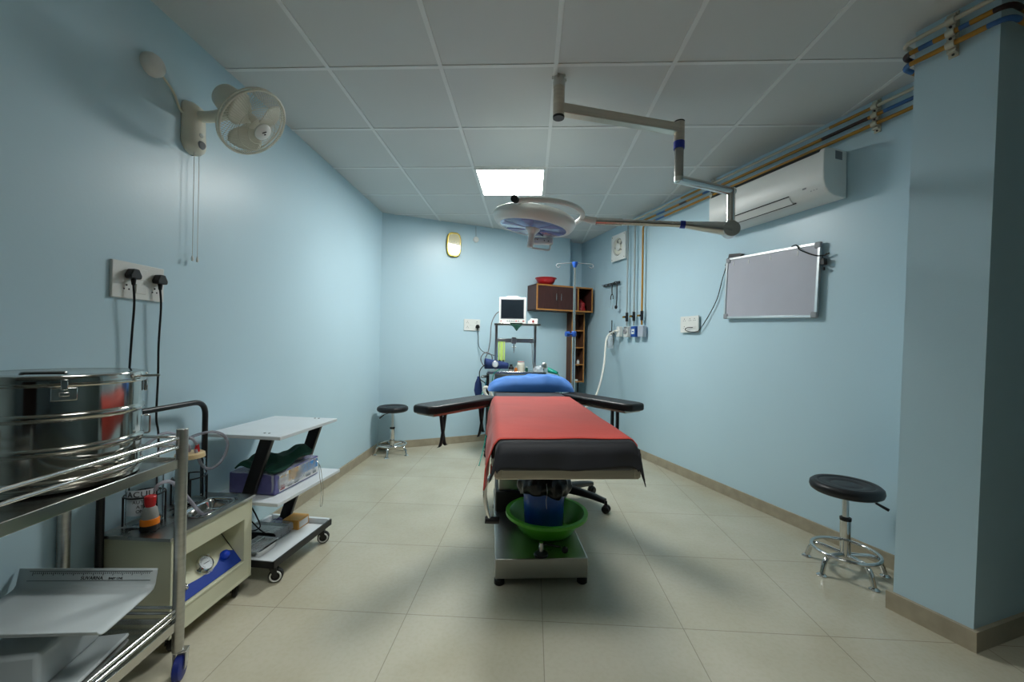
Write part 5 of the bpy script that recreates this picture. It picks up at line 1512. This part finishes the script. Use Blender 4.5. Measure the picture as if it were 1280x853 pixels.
# flow regulator with humidifier bottle hung from the wall left of the outlets
p = rw(4.86, 1.30, .0)
t = thing('oxygen_regulator', 'wall oxygen regulator with a clear humidifier bottle, left of the gas outlet boxes', 'regulator', tuple(p), RZR)
obj('regulator_body', MB().box((0, -.03, .06), (.05, .045, .04)).cyl((0, -.03, .08), (0, -.03, .21), .006, n=12).cyl((0, -.03, .06), (.12, -.03, .075), .008, n=10), M['blackmetal'], t, bevel=.003)
obj('humidifier_bottle', MB().lathe([(0, -.13), (.036, -.13), (.04, -.125), (.04, .01), (.03, .025), (.03, .04), (0, .04)], (0, -.045, 0), n=28), M['clearplastic'], t)
obj('bottle_cap', MB().lathe([(.032, .02), (.032, .045), (0, .05)], (0, -.045, 0), n=24), M['white'], t)
obj('tubing', MB().tube(spline([(-.02, -.05, .05), (-.06, -.05, .02), (-.062, -.05, -.06), (-.045, -.05, -.12)], 6), .005, 8).tube(spline([(.03, -.05, .05), (.065, -.05, 0), (.068, -.05, -.09)], 6), .004, 8), M['cable'], t)
q = rw(4.70, 1.372, .06)
solo('gas_hose', MB().tube(spline([q + RWN * .008, q + Vector((-.04, .02, -.005)), q + Vector((-.13, -.02, -.09)), (1.02, 4.45, .97), (.92, 4.33, .68), (.80, 4.30, .54), (.62, 4.33, .50), (.38, 4.40, .55)], 8), .011, 10), M['hose'], 'white hose hanging from the gas outlets down behind the right arm board', 'hose')
# hook rail with stethoscope
ya, yb = 5.09, 4.74
hp_ = rw((ya + yb) / 2, 1.955)
t = thing('hook_rail', 'black wall hook rail on the right wall below the exhaust fan', 'hook rail', tuple(hp_), RZR)
obj('rail', MB().box((0, -.008, 0), (.36, .012, .03)), M['blackmetal'], t, bevel=.003)
for k in range(5):
    x = -.15 + .075 * k
    obj('hook', MB().tube(fillet([(x, -.012, 0), (x, -.04, -.012), (x, -.045, .01)], .012), .0035, 8), M['chrome'], t)
sp = thing('stethoscope', 'black stethoscope hanging from the wall hook rail', 'stethoscope', tuple(rw(4.80, 1.95, .04)), RZR)
obj('tubing', MB().tube(spline([(-.05, 0, -.13), (-.055, 0, -.05), (-.03, 0, .0), (.01, 0, .012), (.045, 0, .0), (.052, 0, -.08), (.05, 0, -.2), (.045, 0, -.27)], 8), .0065, 10).tube(spline([(-.05, 0, -.12), (-.075, 0, -.15), (-.08, 0, -.19)], 5), .0055, 8).tube(spline([(-.05, 0, -.12), (-.03, 0, -.15), (-.028, 0, -.19)], 5), .0055, 8), M['rubber'], sp)
obj('chest_piece', MB().lathe([(.022, 0), (.024, .006), (.018, .014), (0, .016)], (.045, 0, -.29), (0, -1, 0), n=24), M['blackmetal'], sp)
obj('ear_tube', MB().tube(spline([(-.08, 0, -.19), (-.075, 0, -.25), (-.09, -.01, -.29)], 5), .003, 8).tube(spline([(-.028, 0, -.19), (-.035, 0, -.26), (-.03, -.01, -.31)], 5), .003, 8), M['chrome'], sp)

# ------------------------------------------------------------------ camera, world, view
f_px = 502.36; pitch = .0071; roll = .0164
cp_, sp_, cr, sr = math.cos(pitch), math.sin(pitch), math.cos(roll), math.sin(roll)
right = Vector((cr, -sp_ * sr, cp_ * sr)); up_v = Vector((-sr, -sp_ * cr, cp_ * cr)); fwd = Vector((0, cp_, sp_))
cam = bpy.data.cameras.new('camera'); co = bpy.data.objects.new('camera', cam); COL.objects.link(co)
m = Matrix((right, up_v, -fwd)).transposed().to_4x4(); m.translation = (0, 0, 1.205)
co.matrix_world = m
cam.sensor_width = 36; cam.sensor_fit = 'HORIZONTAL'; cam.lens = f_px / 1280 * 36; cam.clip_start = .05
bpy.context.scene.camera = co
wd = bpy.data.worlds.new('world'); bpy.context.scene.world = wd; wd.use_nodes = True
wd.node_tree.nodes['Background'].inputs[0].default_value = (.5, .6, .65, 1); wd.node_tree.nodes['Background'].inputs[1].default_value = .02
sc = bpy.context.scene
sc.view_settings.view_transform = 'Standard'; sc.view_settings.look = 'None'
sc.view_settings.gamma = 1; sc.view_settings.use_curve_mapping = False
sc.view_settings.exposure = 0
sc.cycles.max_bounces = 12; sc.cycles.diffuse_bounces = 6; sc.cycles.use_denoising = True
sc.cycles.sample_clamp_indirect = 8
